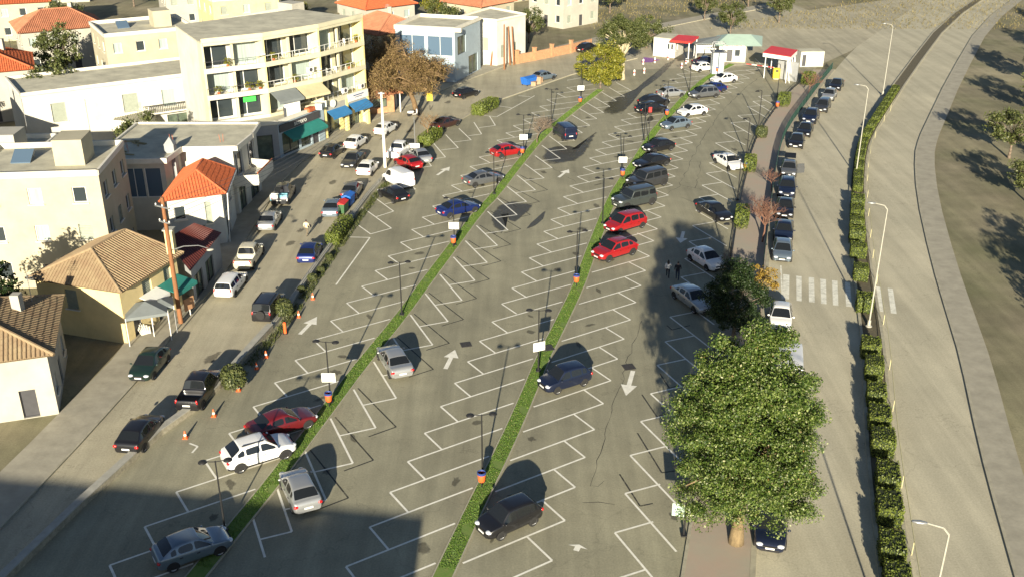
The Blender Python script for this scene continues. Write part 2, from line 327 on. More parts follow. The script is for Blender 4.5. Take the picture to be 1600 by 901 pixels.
ribbon([p for p in FENCE if p.y < 165], -.02, .28, -.02, .13).build('kerb', M['kerb'], pv)
pv2 = tag(ribbon(MED, -7.0, -9.0, .12).build('far_pavement', M['pave']), kind='structure'); ribbon(MED, -6.85, -7.02, -.02, .128).build('kerb', M['kerb'], pv2)
med = tag(ribbon(MED, -.2, -1.5, .10).build('median_bed', M['soil']), kind='structure')
for a, b in ((0.02, -.2), (-1.5, -1.72)): ribbon(MED, a, b, -.02, .14).build('kerb', M['kerb'], med)
for nm, S in (('grass_strip', S1), ('grass_strip', S2)):
    st = tag(ribbon(S, .50, -.50, .07).build(nm, M['turf']), kind='structure')
    ribbon(S, .56, .48, -.02, .09).build('kerb', M['kerb'], st); ribbon(S, -.48, -.56, -.02, .09).build('kerb', M['kerb'], st)
def blades(name, spots, h, wd, m, label, cat):
    P = np.array(spots); n = len(P); a = RNG.uniform(0, 2*np.pi, n); H = h*RNG.uniform(.5, 1.2, n); lean = RNG.normal(0, .5, (n, 2))*H[:, None]
    d = np.stack([np.cos(a), np.sin(a), np.zeros(n)], 1)*wd
    V = np.concatenate([P-d, P+d, P+np.concatenate([lean, H[:, None]], 1)], 1).reshape(-1, 3)
    c = V.mean(0); c[2] = 0
    o = link(name, fast_mesh(name, V-c, np.arange(3*n).reshape(-1, 3), m), None, Vector(c)); tag(o, label, cat, kind='stuff'); return o
def scatter(poly, d0, d1, per_m, z, ymin=-1e9, ymax=1e9, gaps=True):
    out = []
    for a, b in zip(poly, poly[1:]):
        if not (ymin < a.y < ymax): continue
        L = (b-a).length; t = (b-a).normalized(); nrm = Vector((-t.y, t.x, 0)); k = int(L*per_m)
        for _ in range(k):
            q = a + t*random.uniform(0, L) + nrm*random.uniform(d0, d1)
            if gaps and math.sin(q.x*1.9)*math.sin(q.y*1.3+q.x*.7) > .8: continue
            out.append((q.x, q.y, z))
    return out
blades('grass', scatter(S1, -.47, .47, 230, .07, 38), .06, .03, M['grass'], 'bright green grass on the kerbed divider that ends at the yellow-green tree', 'grass')
blades('grass', scatter(S2, -.47, .47, 230, .07, 38), .06, .03, M['grass'], 'bright green grass on the kerbed divider beside the two red parked cars', 'grass')
WEED = [p for p in WALL_L if 60 < p.y < 125]
blades('weeds', scatter(WEED, -1.0, -.25, 60, .012), .28, .04, M['leaf_olive'], 'straggly weeds growing along the foot of the low wall', 'weeds')

# ---- painted stalls
def stripmesh(a, b, wd, z):
    d = (b-a); d.z = 0; d.normalize(); q = Vector((-d.y, d.x, 0))*(wd/2)
    return [(a.x-q.x, a.y-q.y, z), (b.x-q.x, b.y-q.y, z), (b.x+q.x, b.y+q.y, z), (a.x+q.x, a.y+q.y, z)]
def line_obj(segs, m, name='stall_line', wd=.13, z0=.014):
    mb = MB()
    for i, (a, b) in enumerate(segs): mb.add(stripmesh(a, b, wd, z0+.0012*i), [(0, 1, 2, 3)])
    return mb.build(name, m, lot)
def fill(tips, pitch=3.33):
    out = []
    for a, b in zip(tips, tips[1:]):
        k = max(1, round((b-a).length/pitch)); out += [a.lerp(b, i/k) for i in range(k)]
    return out + [tips[-1]]
def pol(p, ang, d): return p + Vector((math.cos(ang), math.sin(ang), 0))*d
def sm_ang(T, i):
    a, b = T[max(0, i-3)], T[min(len(T)-1, i+3)]; return math.atan2(b.y-a.y, b.x-a.x)
ROW = {}
tA = fill([V3(-22.1, 40)] + GP([(275.5,768.3),(319.7,719.5),(357.9,676.6),(395.8,635.2),(429.3,597.7),(461.3,562.5),(490,531),(516.7,501.2),(541.7,473.3),(565.2,447.4),(586.3,423),(606.6,400.3),(625.8,379),(643.4,359),(659.9,339.8),(675.9,322.5),(691.3,305.8),(705.2,290),(719.8,274.6),(734.5,260.7),(748.6,245.8),(763,232.3),(776.5,219.5),(790.4,208),(802,197),(817.3,187.2),(843.3,166.6),(854.4,156.2),(870.6,146.6),(885.5,137.3)]))
tB = fill([V3(-9.6, 39.8)] + GP([(577.5,822.9),(609.4,768.7),(637.1,720.7),(663.5,676.3),(688.5,634.7),(730.7,564.7),(749.3,532.7),(768.8,502.6),(783.9,474.6),(799.9,450.1),(814.6,425.2),(827,403.3),(839,381.7),(849.8,362),(860.7,343.3),(871.4,325.8),(880.4,307.9),(890.5,291),(902,276.5),(911,261.8),(921.2,247.4),(930.5,234.7),(940.8,222.6),(950.3,210.3),(959.9,198.7),(970.6,187.8),(981,178.1),(1013.3,149.7),(1046.5,124.3),(1057.7,116.5),(1069.2,108.8)]))
tC = fill([V3(1.3, 40.2)] + GP([(882.6,812.6),(898.6,760.6),(914,714),(928.7,670.6),(942.6,630.1),(954.4,594.2),(965,560.4),(975,529.3),(985,499.3),(993.5,472.3),(1001.5,446.3),(1008.6,423),(1014.6,400.5),(1021.4,376.6),(1027,358),(1038.7,322),(1044.3,305.4),(1051,289.8),(1055,276),(1059.5,262.8),(1067,248.9),(1074.4,235.9),(1082,223.5),(1089,211.5),(1096,200.5),(1103,190.5),(1110.3,181.3),(1118,171.6),(1124.5,162.4),(1133,153.4),(1142.7,145.2),(1152,137.7),(1161.7,130),(1171,122.8),(1178.8,115),(1187.7,108)]))
tD = fill([V3(4.6, 41.8)] + GP([(960.7,831.8),(976.7,770.5),(984.7,711),(1001.2,658),(1016.6,614.7),(1026.9,570.2),(1039.3,533.5),(1046.9,494.9),(1064.1,433),(1070,404.3),(1076.6,377.7),(1082.2,352.8),(1087,328.8),(1097,289.8),(1103.3,271.2),(1108.5,254.9),(1118,223.9),(1142,192.3),(1153,181),(1168,167),(1185,151)]), 4.05)
def reach(p, ang, S, lim=8.0, gap=.72):
    d = 3.5
    while d < lim:
        q = pol(p, ang, d); k = min(range(len(S)), key=lambda i: (S[i]-q).length_squared); t = tang(S, k)
        if abs((q-S[k]).dot(Vector((-t.y, t.x, 0)))) < gap: return d
        d += .06
    return 5.4
for nm, T, rel, sgn, Ln in (('A', tA, -43, 1, 5.5), ('B', tB, -43, 1, 5.4), ('C', tC, -43, -1, 5.5)):
    ROW[nm] = []
    for i, p in enumerate(T):
        t = sm_ang(T, i); u = t+R(rel); pit = (T[min(i+1, len(T)-1)]-T[max(0, i-1)]).length/(2 if 0 < i < len(T)-1 else 1)
        ang_ = u if sgn > 0 else u+math.pi; far = pol(p, ang_, reach(p, ang_, S1 if nm == 'A' else S2)); e = pol(p, u-R(90)*sgn, pit*math.sin(-R(rel)))
        line_obj([(p, far), (p, e)], M['white_line']); ROW[nm].append((p, u))
ROW['D'] = []
for i, p in enumerate(tD):
    t = sm_ang(tD, i); u = t-R(142.5); pit = (tD[min(i+1, len(tD)-1)]-tD[max(0, i-1)]).length/(2 if 0 < i < len(tD)-1 else 1)
    line_obj([(p, pol(p, u, 5.7)), (p, pol(p, u+R(90), pit*math.sin(R(142.5))))], M['white_line']); ROW['D'].append((p, u))
B1 = [((432.5,760.5),(456,830)),((476.7,704.5),(509.3,780.7)),((516.4,653.3),(551.3,723.2)),((552.5,608),(587,668)),((583.9,564.7),(619,621.7)),((614.6,528),(647.9,577)),((641.2,491.5),(676,538.5)),((664.5,458.5),(699.9,501.9)),((687.4,428.7),(721.8,469.2)),((708.5,401.8),(742,438.5)),((727.1,376.5),(761.2,410.5)),((744.4,352.7),(777.2,383.9)),((761.7,330.6),(793.7,359.9)),((777.2,310.1),(807.8,336)),((792,291.4),(822.6,315.4)),((808,274),(836.5,297.3)),((820,256.5),(850,278.6)),((836,243.4),(862.6,262.6)),((846.6,227.5),(875.5,248)),((858,212.8),(885.5,233.2)),((870,201),(898,220)),((881.5,190),(910,208)),((892.8,179.5),(921.6,196.6)),((904.3,169.5),(932.5,186)),((915,160),(943.5,176.5)),((926,151),(953,167)),((938.7,143.7),(963,158)),((952,137.3),(975.5,151)),((963,129.5),(986.5,142))]
B1 = [((395,808),(414,870))] + B1
ROW['B1'] = []
for i, (s, t_) in enumerate(B1):
    s, t_ = G(*s), G(*t_); d = math.atan2(t_.y-s.y, t_.x-s.x)
    segs = [(s, t_)]
    if i:
        ps, pt = G(*B1[i-1][0]), G(*B1[i-1][1]); dv = (pt-ps).normalized(); k = (t_-ps).dot(dv); segs.append((t_, ps+dv*k))
    line_obj(segs, M['white_line']); ROW['B1'].append((t_, d))
    if 1 < i < 17 and i != 5:
        off = pol(Vector((0, 0, 0)), d+R(96), .55); s2 = s+off*.6; t2 = pol(s2, d+R(9), 5.9)
        e2 = pol(t2, d-R(90)+R(12), 2.0); line_obj([(s2, t2), (t2, e2)], M['old_line'], 'old_stall_line', .10, .011)
for (a, b, c) in [((1042,500+8),(1050,515),(1078,508)), ((1031,583),(1046,606),(1067,600)), ((1003,610+6),(1026,650),(1046,646)), ((996,676),(1034,738),(1062,734)), ((968,700+40),(1000,790),(1020,786))]:
    line_obj([(G(*a), G(*b)), (G(*b), G(*c))], M['old_line'], 'old_stall_line', .10, .011)
E_ROW = [[(525,445),(578,371.5),(540,370.5)], [(555.5,349),(579,366),(611.5,357)], [(565.5,324),(611.5,357)], [(582,306.5),(615,330.5),(588,339)], [(602,319),(633,312)], [(640,297),(649,296),(642,290)], [(655,262),(674,260),(669,253)], [(667,250),(696,246),(677.7,224.5)], [(689,235),(716,231.5),(696.5,211)], [(709,222.5),(736,219),(717,201)], [(732,212.5),(752.5,210),(740.5,191.5)], [(748.5,200),(774,196.5),(765,182)], [(756.5,181),(776,183),(835.5,150)], [(775.5,165.5),(799.5,169)], [(810,150),(829,151.7)], [(886,126),(908,122)], [(296,692),(309,697),(300,707)]]
for l in E_ROW:
    q = GP(l); line_obj(list(zip(q, q[1:])), M['white_line'])
q = GP([(1180,92),(1188,100),(1140,103)]); line_obj(list(zip(q, q[1:])), M['white_line'])
def arrow(tail, tip, hw=.95, name='arrow_marking', par=None, m=None):
    a, b = G(*tail), G(*tip); d = (b-a); L = d.length; d.normalize(); n_ = Vector((-d.y, d.x, 0)); hl = min(1.5, L*.42); z = .0165
    pts = [a-n_*.16, b-d*hl-n_*.16, b-d*hl-n_*hw/1.7, b, b-d*hl+n_*hw/1.7, b-d*hl+n_*.16, a+n_*.16]
    mb = MB(); mb.add([(p.x, p.y, z) for p in pts], [(0, 1, 5, 6), (2, 3, 4)]); return mb.build(name, m or M['white_line'], par or lot)
for tl, tp in [((468.5,522),(495.4,494.6)),((696,576),(711,546)),((683,274),(703,261)),((873,277.5),(889,265)),((989,579),(978,618)),((1068,362),(1063,380)),((900,700+160),(905,830+20))]: arrow(tl, tp)
# drains and manholes
for i, (u, v, s) in enumerate([(728,538,.8),(982.5,573,.85),(855,545,.9)]):
    p = G(u, v); z = .018 if i < 2 else .115; mb = MB(); mb.box((p.x, p.y, z), (s, s, .012), R(15))
    for k in range(5): mb.box((p.x+math.cos(R(15))*(k-2)*s*.17, p.y+math.sin(R(15))*(k-2)*s*.17, z+.01), (s*.06, s*.8, .012), R(15))
    mb.build('drain_cover', M['iron'], lot)
# cracks (sealed joints) on the lot
def crack(px, wd=.04, jit=.16):
    pts = resample(GP(px), .7); pts = [p + Vector((random.uniform(-jit, jit), random.uniform(-jit, jit), 0)) for p in pts]; mb = MB(); n = len(pts); a = []; b = []
    for i, p in enumerate(pts):
        t = tang(pts, i); w_ = wd*random.uniform(.3, 1.5); a.append((p.x-t.y*w_/2, p.y+t.x*w_/2, .0105)); b.append((p.x+t.y*w_/2, p.y-t.x*w_/2, .0105))
    mb.add(a+b, [(n+i, n+i+1, i+1, i) for i in range(n-1)]); mb.build('crack', M['crack'], lot)
for c_ in [[(920,760),(948,667),(970,600),(978,572),(988,544),(1004,500)], [(1062,289),(1080,252),(1098,216),(1126,176),(1160,142),(1190,118)], [(1040,305),(1064,289),(1095,296),(1124,303)], [(1100,219),(1122,221)], [(1062,253),(1100,254)], [(1086,295),(1096,253)], [(927,757),(935,760),(947,752)], [(911,784),(965,788)], [(1062,308),(1090,320),(1130,326)], [(836,246),(858,260),(900,285)]]: crack(c_)
# soft-edged films: oil drips in the stalls, water
def film(pts, name, m, z, parent=lot, edge_in=.62):
    c = sum(pts, Vector((0, 0, 0)))/len(pts); n = len(pts); mb = MB()
    vs = [(c.x, c.y, z)] + [tuple((c.lerp(p, edge_in)).xy)+(z,) for p in pts] + [(p.x, p.y, z) for p in pts]
    fs = [(0, 1+i, 1+(i+1) % n) for i in range(n)] + [(1+i, 1+n+i, 1+n+(i+1) % n, 1+(i+1) % n) for i in range(n)]
    mb.add(vs, fs); o = mb.build(name, m, parent)
    at = o.data.attributes.new('edge', 'FLOAT', 'POINT'); at.data.foreach_set('value', [.62]+[.55]*n+[0.0]*n); return o
def blob(p, rx, ry, rot, n=14):
    out = []
    for i in range(n):
        t = 2*math.pi*i/n; k = random.uniform(.7, 1.25); x, y = rx*k*math.cos(t), ry*k*math.sin(t)
        out.append(Vector((p.x+x*math.cos(rot)-y*math.sin(rot), p.y+x*math.sin(rot)+y*math.cos(rot), 0)))
    return out
for nm, s_ in (('A', 1), ('B', 1), ('C', -1)):
    for i, (p, u) in enumerate(ROW[nm]):
        if random.random() < .55 and p.y < 135:
            q = pol(pol(p, u if s_ > 0 else u+math.pi, random.uniform(2.6, 4.2)), u+R(90), random.uniform(-.4, .4) - 1.15*(1 if s_ > 0 else -1)); film(blob(q, random.uniform(.3, .85), random.uniform(.15, .45), u+random.uniform(-1.5, 1.5)), 'oil_stain', M['oil'], .0125)
for p, u in ROW['B1'] + ROW['D']:
    if random.random() < .6 and p.y < 130:
        q = pol(pol(p, u+math.pi if (p, u) in ROW['B1'] else u, random.uniform(1.8, 4.0)), u+R(90), random.uniform(.6, 1.6)); film(blob(q, random.uniform(.4, .8), random.uniform(.2, .45), u), 'oil_stain', M['oil'], .0125)
for px in [[(845,250),(850,234),(868,228),(890,228),(905,232),(925,212),(934,205),(927,222),(915,240),(900,252),(880,256),(862,260)], [(938,178),(946,162),(968,150),(990,142),(1010,125),(1030,110),(1042,98),(1062,88),(1050,103),(1030,122),(1005,140),(985,165),(970,180),(950,184)], [(765,340),(775,322),(800,313),(836,319),(826,331),(806,348),(796,345),(795,333),(782,335),(790,358),(783,367),(770,357)], [(820,360),(828,350),(848,332),(854,328),(850,342),(836,354)], [(1045,88),(1075,80),(1098,82),(1085,92),(1060,97)], [(1010,187),(1018,178),(1022,186),(1012,196)]]:
    film(GP(px), 'wet_patch', M['wet'], .0135, edge_in=.8)
# patched street: dark tyre marks and stains on the side street
for u, v, a in [(455,380,.5),(520,285,.5),(470,360,.3),(600,215,.6),(395,350,.4),(700,160,.5),(330,560,.6),(640,205,.5)]:
    p = G(u, v); film(blob(p, 1.4*a+.3, .5*a+.2, R(75)), 'oil_stain', M['oil'], .011, street)
# zebra crossing
for (tl, tr, br, bl) in [((1223.5,428.5),(1233.5,429.5),(1233,467.5),(1223.5,467)),((1244,431),(1252.5,432),(1252.5,470.5),(1244.5,469.5)),((1263.5,433),(1272,434),(1273,472.5),(1264,471.5)),((1281.5,435.5),(1290.5,436.5),(1291.5,475),(1283,474)),((1300,438),(1308.5,439),(1310,477.5),(1301.5,476.5)),((1320,440.5),(1328,441.5),(1331,479.5),(1322,478.5)),((1367,447),(1375.5,448.5),(1380,487),(1371,485.5)),((1387,450),(1395,451),(1401,490),(1392,489))]:
    MB().quad(*[(p.x, p.y, .0135) for p in GP([bl, br, tr, tl])]).build('crossing_stripe', M['cross_line'], road)
line_pts = GP([(1220,415),(1222.5,467)]); MB().add(stripmesh(line_pts[0], line_pts[1], .14, .0125), [(0, 1, 2, 3)]).build('lane_line', M['cross_line'], road)
# low stone wall between lot and street, kerb further up
def wall_run(poly, d0, d1, z1, m, name, label, cat):
    o = thing(name, poly[0], label, cat); ribbon(poly, d0, d1, -.05, z1).build('masonry', m, o); return o
lw = [p for p in resample(WALL_L, 2.5) if p.y < 72]; o = wall_run(lw, -.02, .42, .42, M['stone'], 'stone_wall', 'low rubble stone wall between the lot and the street with the black pickup', 'wall')
ribbon(lw, -.05, .45, .42, .49).build('coping', M['concrete'], o)
lk = [p for p in resample(WALL_L, 2.5) if 69.4 < p.y < 118]; o = wall_run(lk, .0, .3, .3, M['concrete'], 'concrete_wall', 'low grey concrete kerb wall with a rail beside the blue hatchback', 'wall')
rl = resample(lk, 2.4); mb = MB(); mb.path([p+Vector((-.1, 0, .62)) for p in rl], [.025]*len(rl), 5); mb.build('rail', M['steel'], o)
for p in rl: MB().tube(p+Vector((-.1, 0, .28)), p+Vector((-.1, 0, .63)), .022, n=5).build('rail_post', M['steel'], o)
lk = [p for p in resample(WALL_L, 2.5) if 118 <= p.y < 170]; wall_run(lk, .0, .28, .16, M['kerb'], 'raised_kerb', 'pale raised kerb between the lot and the street below the oblong hedge', 'kerb')
# ------------------------------------------------------------------ cars
def paint(name, col, metal=.25, rough=.32): return mat('car_paint_'+name, col, rough, .05, 1.2, metal=metal, coat=.8)
PAINT = {k: paint(k, c, m) for k, (c, m) in dict(white=((.72,.72,.70),0), silver=((.42,.43,.43),.6), grey=((.12,.125,.13),.4), darkgrey=((.05,.052,.056),.4), black=((.010,.010,.012),.1), navy=((.010,.016,.04),.3), blue=((.010,.022,.12),.3), red=((.30,.010,.012),.1), darkred=((.13,.010,.014),.2), green=((.012,.03,.022),.2), beige=((.50,.47,.36),.1), bluegrey=((.17,.22,.27),.5), olive=((.055,.065,.062),.35), brown=((.06,.025,.02),.3)).items()}
M['cglass'] = mat('car_glass', (.012, .014, .016), .04, 0, spec=.7); M['tyre'] = mat('tyre_rubber', (.018, .018, .018), .85, .1, 5); M['rim'] = mat('alloy_rim', (.45, .45, .44), .3, .1, 5, metal=.7)
M['arch'] = mat('arch_plastic', (.014, .014, .014), .8, 0); M['headlamp'] = mat('headlamp_glass', (.62, .65, .68), .12, 0, spec=.8); M['taillamp'] = mat('tail_lamp', (.50, .012, .012), .2, 0, spec=.7); M['plate'] = mat('number_plate', (.72, .72, .68), .5, 0)
def interp(pts, x):
    if x <= pts[0][0]: return pts[0][1]
    for (a, b), (c, d) in zip(pts, pts[1:]):
        if x <= c: return b + (d-b)*(x-a)/max(1e-9, c-a)
    return pts[-1][1]
# L length, W width, H height, deck profile z(x) from rear to front, cowl/windscreen-top/rear-top/rear-base x, side glass spans, wheel radius
TYPES = dict(
 hatch=dict(L=4.02, W=1.74, H=1.47, deck=[(-2.01,.62),(-1.97,.86),(-1.85,.97),(-1,.95),(.9,.90),(1.35,.86),(1.75,.76),(1.93,.64),(2.01,.5)], g=(1.04,.24,-1.08,-1.92), side=[(-1.28,-.98),(-.90,-.10),(-.02,.78)], r=.31, split=(-.06,)),
 mini=dict(L=3.72, W=1.68, H=1.56, deck=[(-1.86,.62),(-1.82,.9),(-1.75,1.0),(-1,.99),(.85,.95),(1.25,.9),(1.6,.8),(1.78,.66),(1.86,.5)], g=(1.02,.34,-1.28,-1.76), side=[(-1.36,-1.02),(-.94,-.10),(-.02,.80)], r=.30, split=(-.06,)),
 sedan=dict(L=4.48, W=1.76, H=1.43, deck=[(-2.24,.6),(-2.2,.84),(-2.05,.97),(-1.6,.98),(-1,.94),(.9,.88),(1.5,.83),(1.95,.73),(2.16,.62),(2.24,.5)], g=(1.02,.22,-.95,-1.68), side=[(-1.32,-.98),(-.9,-.12),(-.04,.74)], r=.32, split=(-.08,)),
 suv=dict(L=4.36, W=1.83, H=1.63, deck=[(-2.18,.66),(-2.13,.95),(-2.0,1.08),(-1,1.06),(.9,1.02),(1.5,.98),(1.9,.88),(2.1,.74),(2.18,.56)], g=(1.12,.34,-1.22,-2.08), side=[(-1.5,-1.06),(-.98,-.12),(-.04,.86)], r=.355, split=(-.08,)),
 mpv=dict(L=4.38, W=1.80, H=1.68, deck=[(-2.19,.66),(-2.15,.9),(-2.05,1.0),(-1,1.0),(1.0,.98),(1.5,.92),(1.9,.8),(2.1,.66),(2.19,.52)], g=(1.3,.48,-1.55,-2.08), side=[(-1.72,-1.1),(-1.02,-.08),(0,1.0)], r=.315, split=(-.04,)),
 boxy=dict(L=4.7, W=1.92, H=1.9, deck=[(-2.35,.7),(-2.32,1.1),(-2.2,1.18),(-1,1.18),(1.0,1.16),(1.7,1.14),(2.15,1.06),(2.3,.86),(2.35,.6)], g=(1.05,.62,-2.02,-2.22), side=[(-2.05,-1.25),(-1.15,-.18),(-.1,.8)], r=.40, split=(-.14,)),
 van=dict(L=4.4, W=1.82, H=1.84, deck=[(-2.2,.6),(-2.17,.95),(-2.1,1.05),(-1,1.05),(1.0,1.02),(1.5,.95),(1.95,.8),(2.12,.66),(2.2,.5)], g=(1.45,.72,-2.05,-2.14), side=[(.1,1.12)], r=.31, split=(.05,)),
 estate=dict(L=4.4, W=1.72, H=1.5, deck=[(-2.2,.6),(-2.16,.86),(-2.08,.96),(-1,.94),(.9,.89),(1.5,.84),(1.95,.74),(2.12,.62),(2.2,.5)], g=(1.05,.3,-1.85,-2.1), side=[(-1.92,-1.08),(-1.0,-.1),(-.02,.78)], r=.31, split=(-.06,)),
 pickup=dict(L=4.95, W=1.78, H=1.72, deck=[(-2.47,.7),(-2.44,.98),(-2.36,1.02),(-1,1.02),(.95,1.0),(1.6,.96),(2.1,.86),(2.36,.72),(2.47,.55)], g=(1.1,.52,-.72,-.92), side=[(-.62,.02),(.1,.86)], r=.36, split=(.06,), bed=(-2.36,-1.0)),
 box=dict(L=5.2, W=2.0, H=2.35, deck=[(-2.6,.7),(-2.58,1.1),(-2.5,1.15),(1.2,1.15),(1.9,1.1),(2.3,1.0),(2.5,.8),(2.6,.6)], g=(2.0,1.5,-2.5,-2.55), side=[(.8,1.72)], r=.34, split=(.7,)),
)
def car_meshes(key):
    T = TYPES[key]; L, W, H = T['L'], T['W'], T['H']; cw, wt, rt, rb = T['g']; hL = L/2
    xs = {-hL, hL, cw, wt, rt, rb, -hL+.03, hL-.04, -hL+.1, hL-.14, -hL+.24, hL-.3, hL-.55}
    for a, b in ((cw, wt), (rb, rt)):
        for f in (.1, .3, .55, .8, .93): xs.add(a+(b-a)*f)
    for a, b in T['side']: xs |= {a, b}
    for s in T['split']: xs |= {s-.01, s+.01}
    bed = T.get('bed')
    if bed: xs |= {bed[0], bed[0]+.05, bed[1]-.05, bed[1]}
    xf, xr = hL-.80, -hL+.74; r = T['r']
    for c in (xf, xr): xs |= {c-r*1.15, c, c+r*1.15}
    xs |= {k*.3 for k in range(-8, 9) if abs(k*.3) < hL-.5}
    xs = sorted(xs); q = [xs[0]]
    for x in xs[1:]:
        if x-q[-1] > .012: q.append(x)
    xs = q
    plan = [(-hL, .80), (-hL+.05, .88), (-hL+.18, .945), (-hL+.6, .985), (0, 1.0), (hL-.8, .985), (hL-.35, .93), (hL-.12, .85), (hL-.03, .76), (hL, .68)]
    roof = [(rb, None), (rt, H-.045), ((rt+wt)/2, H), (wt, H-.03), (cw, None)]
    def ring(x):
        w = W/2*interp(plan, x); zd = interp(T['deck'], x); zb = interp([(-hL, .34), (-hL+.15, .26), (-hL+.6, .21), (hL-.7, .2), (hL-.15, .22), (hL, .30)], x)
        if rb <= x <= cw:
            sq = key in ('van', 'box', 'boxy'); er = .03 if sq else .085; xm_ = wt-.25*(wt-rt)
            ztop = lambda q: H - (er*((q-xm_)/(rt-xm_))**2 if q < xm_ else .035*((q-xm_)/(wt-xm_))**2)
            zr = ztop(x) if rt <= x <= wt else interp([(rb, interp(T['deck'], rb)), (rt, ztop(rt)), (wt, ztop(wt)), (cw, interp(T['deck'], cw))], x); zr = max(zd, zr)
        else: zr = zd
        k = (zr-zd)/max(.01, H-.95); wr = w*(.935-.235*min(1, k)) if key not in ('van', 'box', 'boxy') else w*(.94-.10*min(1, k))
        P = [(0, zb), (.84*w, zb), (.965*w, zb+.07), (w, zb+.2), (1.0*w, max(zb+.25, zd-.26)), (.985*w, max(zb+.28, zd-.09)), (.95*w, max(zb+.3, zd-.015))]
        if k > .02:
            base = P[6]; top = (wr, zr-.075*min(1, k*3)); zd0 = base
            P += [(base[0]+(top[0]-base[0])*.1, base[1]+(top[1]-base[1])*.1), (base[0]+(top[0]-base[0])*.88, base[1]+(top[1]-base[1])*.88), top, (wr-.06, zr-.01), (.5*wr, zr+.012), (0, zr+.02)]
        elif bed and bed[0]+.02 < x < bed[1]-.02:
            f = .62; P += [(.93*w, zd), (.90*w, zd), (.885*w, zd), (.88*w, f), (.5*w, f), (0, f)]
        else:
            P += [(.92*w, zd), (.88*w, zd+.008), (.84*w, zd+.012), (.80*w, zd+.016), (.45*w, zd+.028), (0, zd+.035)]
        return P
    rings = [ring(x) for x in xs]; nP = len(rings[0])
    V = []
    idx = {}
    for i, x in enumerate(xs):
        for j, (y, z) in enumerate(rings[i]):
            for s in ((1,) if (j in (0, nP-1)) else (1, -1)):
                idx[(i, j, s)] = len(V); V.append((x, y*s, z))
            if j in (0, nP-1): idx[(i, j, -1)] = idx[(i, j, 1)]
    F = {}
    def put(nm, f): F.setdefault(nm, []).append(f)
    spl = T['split'][0]; dz0, dz1 = 3, 6
    d_lo = min(a for a, b in T['side']) if len(T['side']) < 3 else T['side'][1][0]
    doors = [('front', spl, T['side'][-1][1]+.12)] + ([('rear', d_lo-.06, spl)] if len(T['side']) > 1 else [])
    for i in range(len(xs)-1):
        xm = (xs[i]+xs[i+1])/2
        for j in range(nP-1):
            for s in (1, -1):
                a, b, c, d = idx[(i, j, s)], idx[(i+1, j, s)], idx[(i+1, j+1, s)], idx[(i, j+1, s)]
                f = (a, b, c, d) if s > 0 else (d, c, b, a)
                f = tuple(dict.fromkeys(f))
                if len(f) < 3: continue
                nm = 'body'; sd = 'L' if s > 0 else 'R'
                if j == 7:
                    for n_, (p, q_) in enumerate(T['side']):
                        if p < xm < q_: nm = 'side_window|%d%s' % (n_, sd)
                elif j >= 10:
                    if wt+(cw-wt)*.08 < xm < wt+(cw-wt)*.93: nm = 'windscreen'
                    elif rb+(rt-rb)*(.28 if key in ('hatch', 'suv', 'mpv', 'mini') else .1) < xm < rb+(rt-rb)*.9 and key not in ('van', 'box'): nm = 'rear_window'
                if dz0 <= j < dz1:
                    for dn, p, q_ in doors:
                        if p < xm < q_: nm = 'door|%s%s' % (dn, sd)
                if key in ('suv', 'boxy', 'pickup', 'mpv') and j in (1, 2) and nm == 'body': nm = 'lower_trim'
                put(nm, f)
    for i, rev in ((0, True), (len(xs)-1, False)):
        loop = [idx[(i, j, 1)] for j in range(nP)] + [idx[(i, j, -1)] for j in range(nP-2, 0, -1)]
        put('body', tuple(loop) if not rev else tuple(reversed(loop)))
    out = []
    def sub(name, faces, m, grow=0.0, angle=38):
        used = sorted({v for f in faces for v in f}); mp = {v: k for k, v in enumerate(used)}; mb = MB()
        vs = [V[v] for v in used]
        if grow: vs = [(x, y+math.copysign(grow, y), z) for x, y, z in vs]
        mb.add(vs, [tuple(mp[v] for v in f) for f in faces]); me = mb.mesh(name, m)
        tmp = bpy.data.objects.new('tmp', me); COL.objects.link(tmp); tmp.modifiers.new('s', 'SUBSURF').levels = 1
        dg = bpy.context.evaluated_depsgraph_get(); dg.update(); me2 = bpy.data.meshes.new_from_object(tmp.evaluated_get(dg)); bpy.data.objects.remove(tmp); me2.name = name
        me2.polygons.foreach_set('use_smooth', [True]*len(me2.polygons)); me2.set_sharp_from_angle(angle=R(48)); me2.update(); out.append((name, me2, m is None))
    base_m = PAINT['white']
    for nm, fs in F.items():
        n0 = nm.split('|')[0]
        if n0 == 'body': sub('body', fs, base_m)
        elif n0 == 'door': sub('door', fs, base_m, .006)
        elif n0 == 'lower_trim': sub(n0, fs, M['arch'])
        else: sub(n0, fs, M['cglass'])
    out2 = [(n_, me, n_ in ('body', 'door'), None) for n_, me, _ in out]
    # wheels
    tw = MB(); prof = [(r*.62, -.095), (r*.9, -.10), (r, -.07), (r, .07), (r*.9, .10), (r*.62, .095)]
    def lathe_y(mb, prof, n=18):
        k = len(prof); vs = []
        for i in range(n):
            t = 2*math.pi*i/n
            for rr, y in prof: vs.append((rr*math.cos(t), y, rr*math.sin(t)))
        mb.add(vs, [(i*k+j, i*k+j+1, ((i+1) % n)*k+j+1, ((i+1) % n)*k+j) for i in range(n) for j in range(k-1)])
    lathe_y(tw, prof); rm = MB(); lathe_y(rm, [(.001, -.085), (r*.2, -.088), (r*.24, -.06), (r*.5, -.05), (r*.56, -.075), (r*.64, -.092)])
    lathe_y(rm, [(r*.64, .092), (r*.56, .075), (r*.5, .05), (r*.24, .06), (r*.2, .088), (.001, .085)])
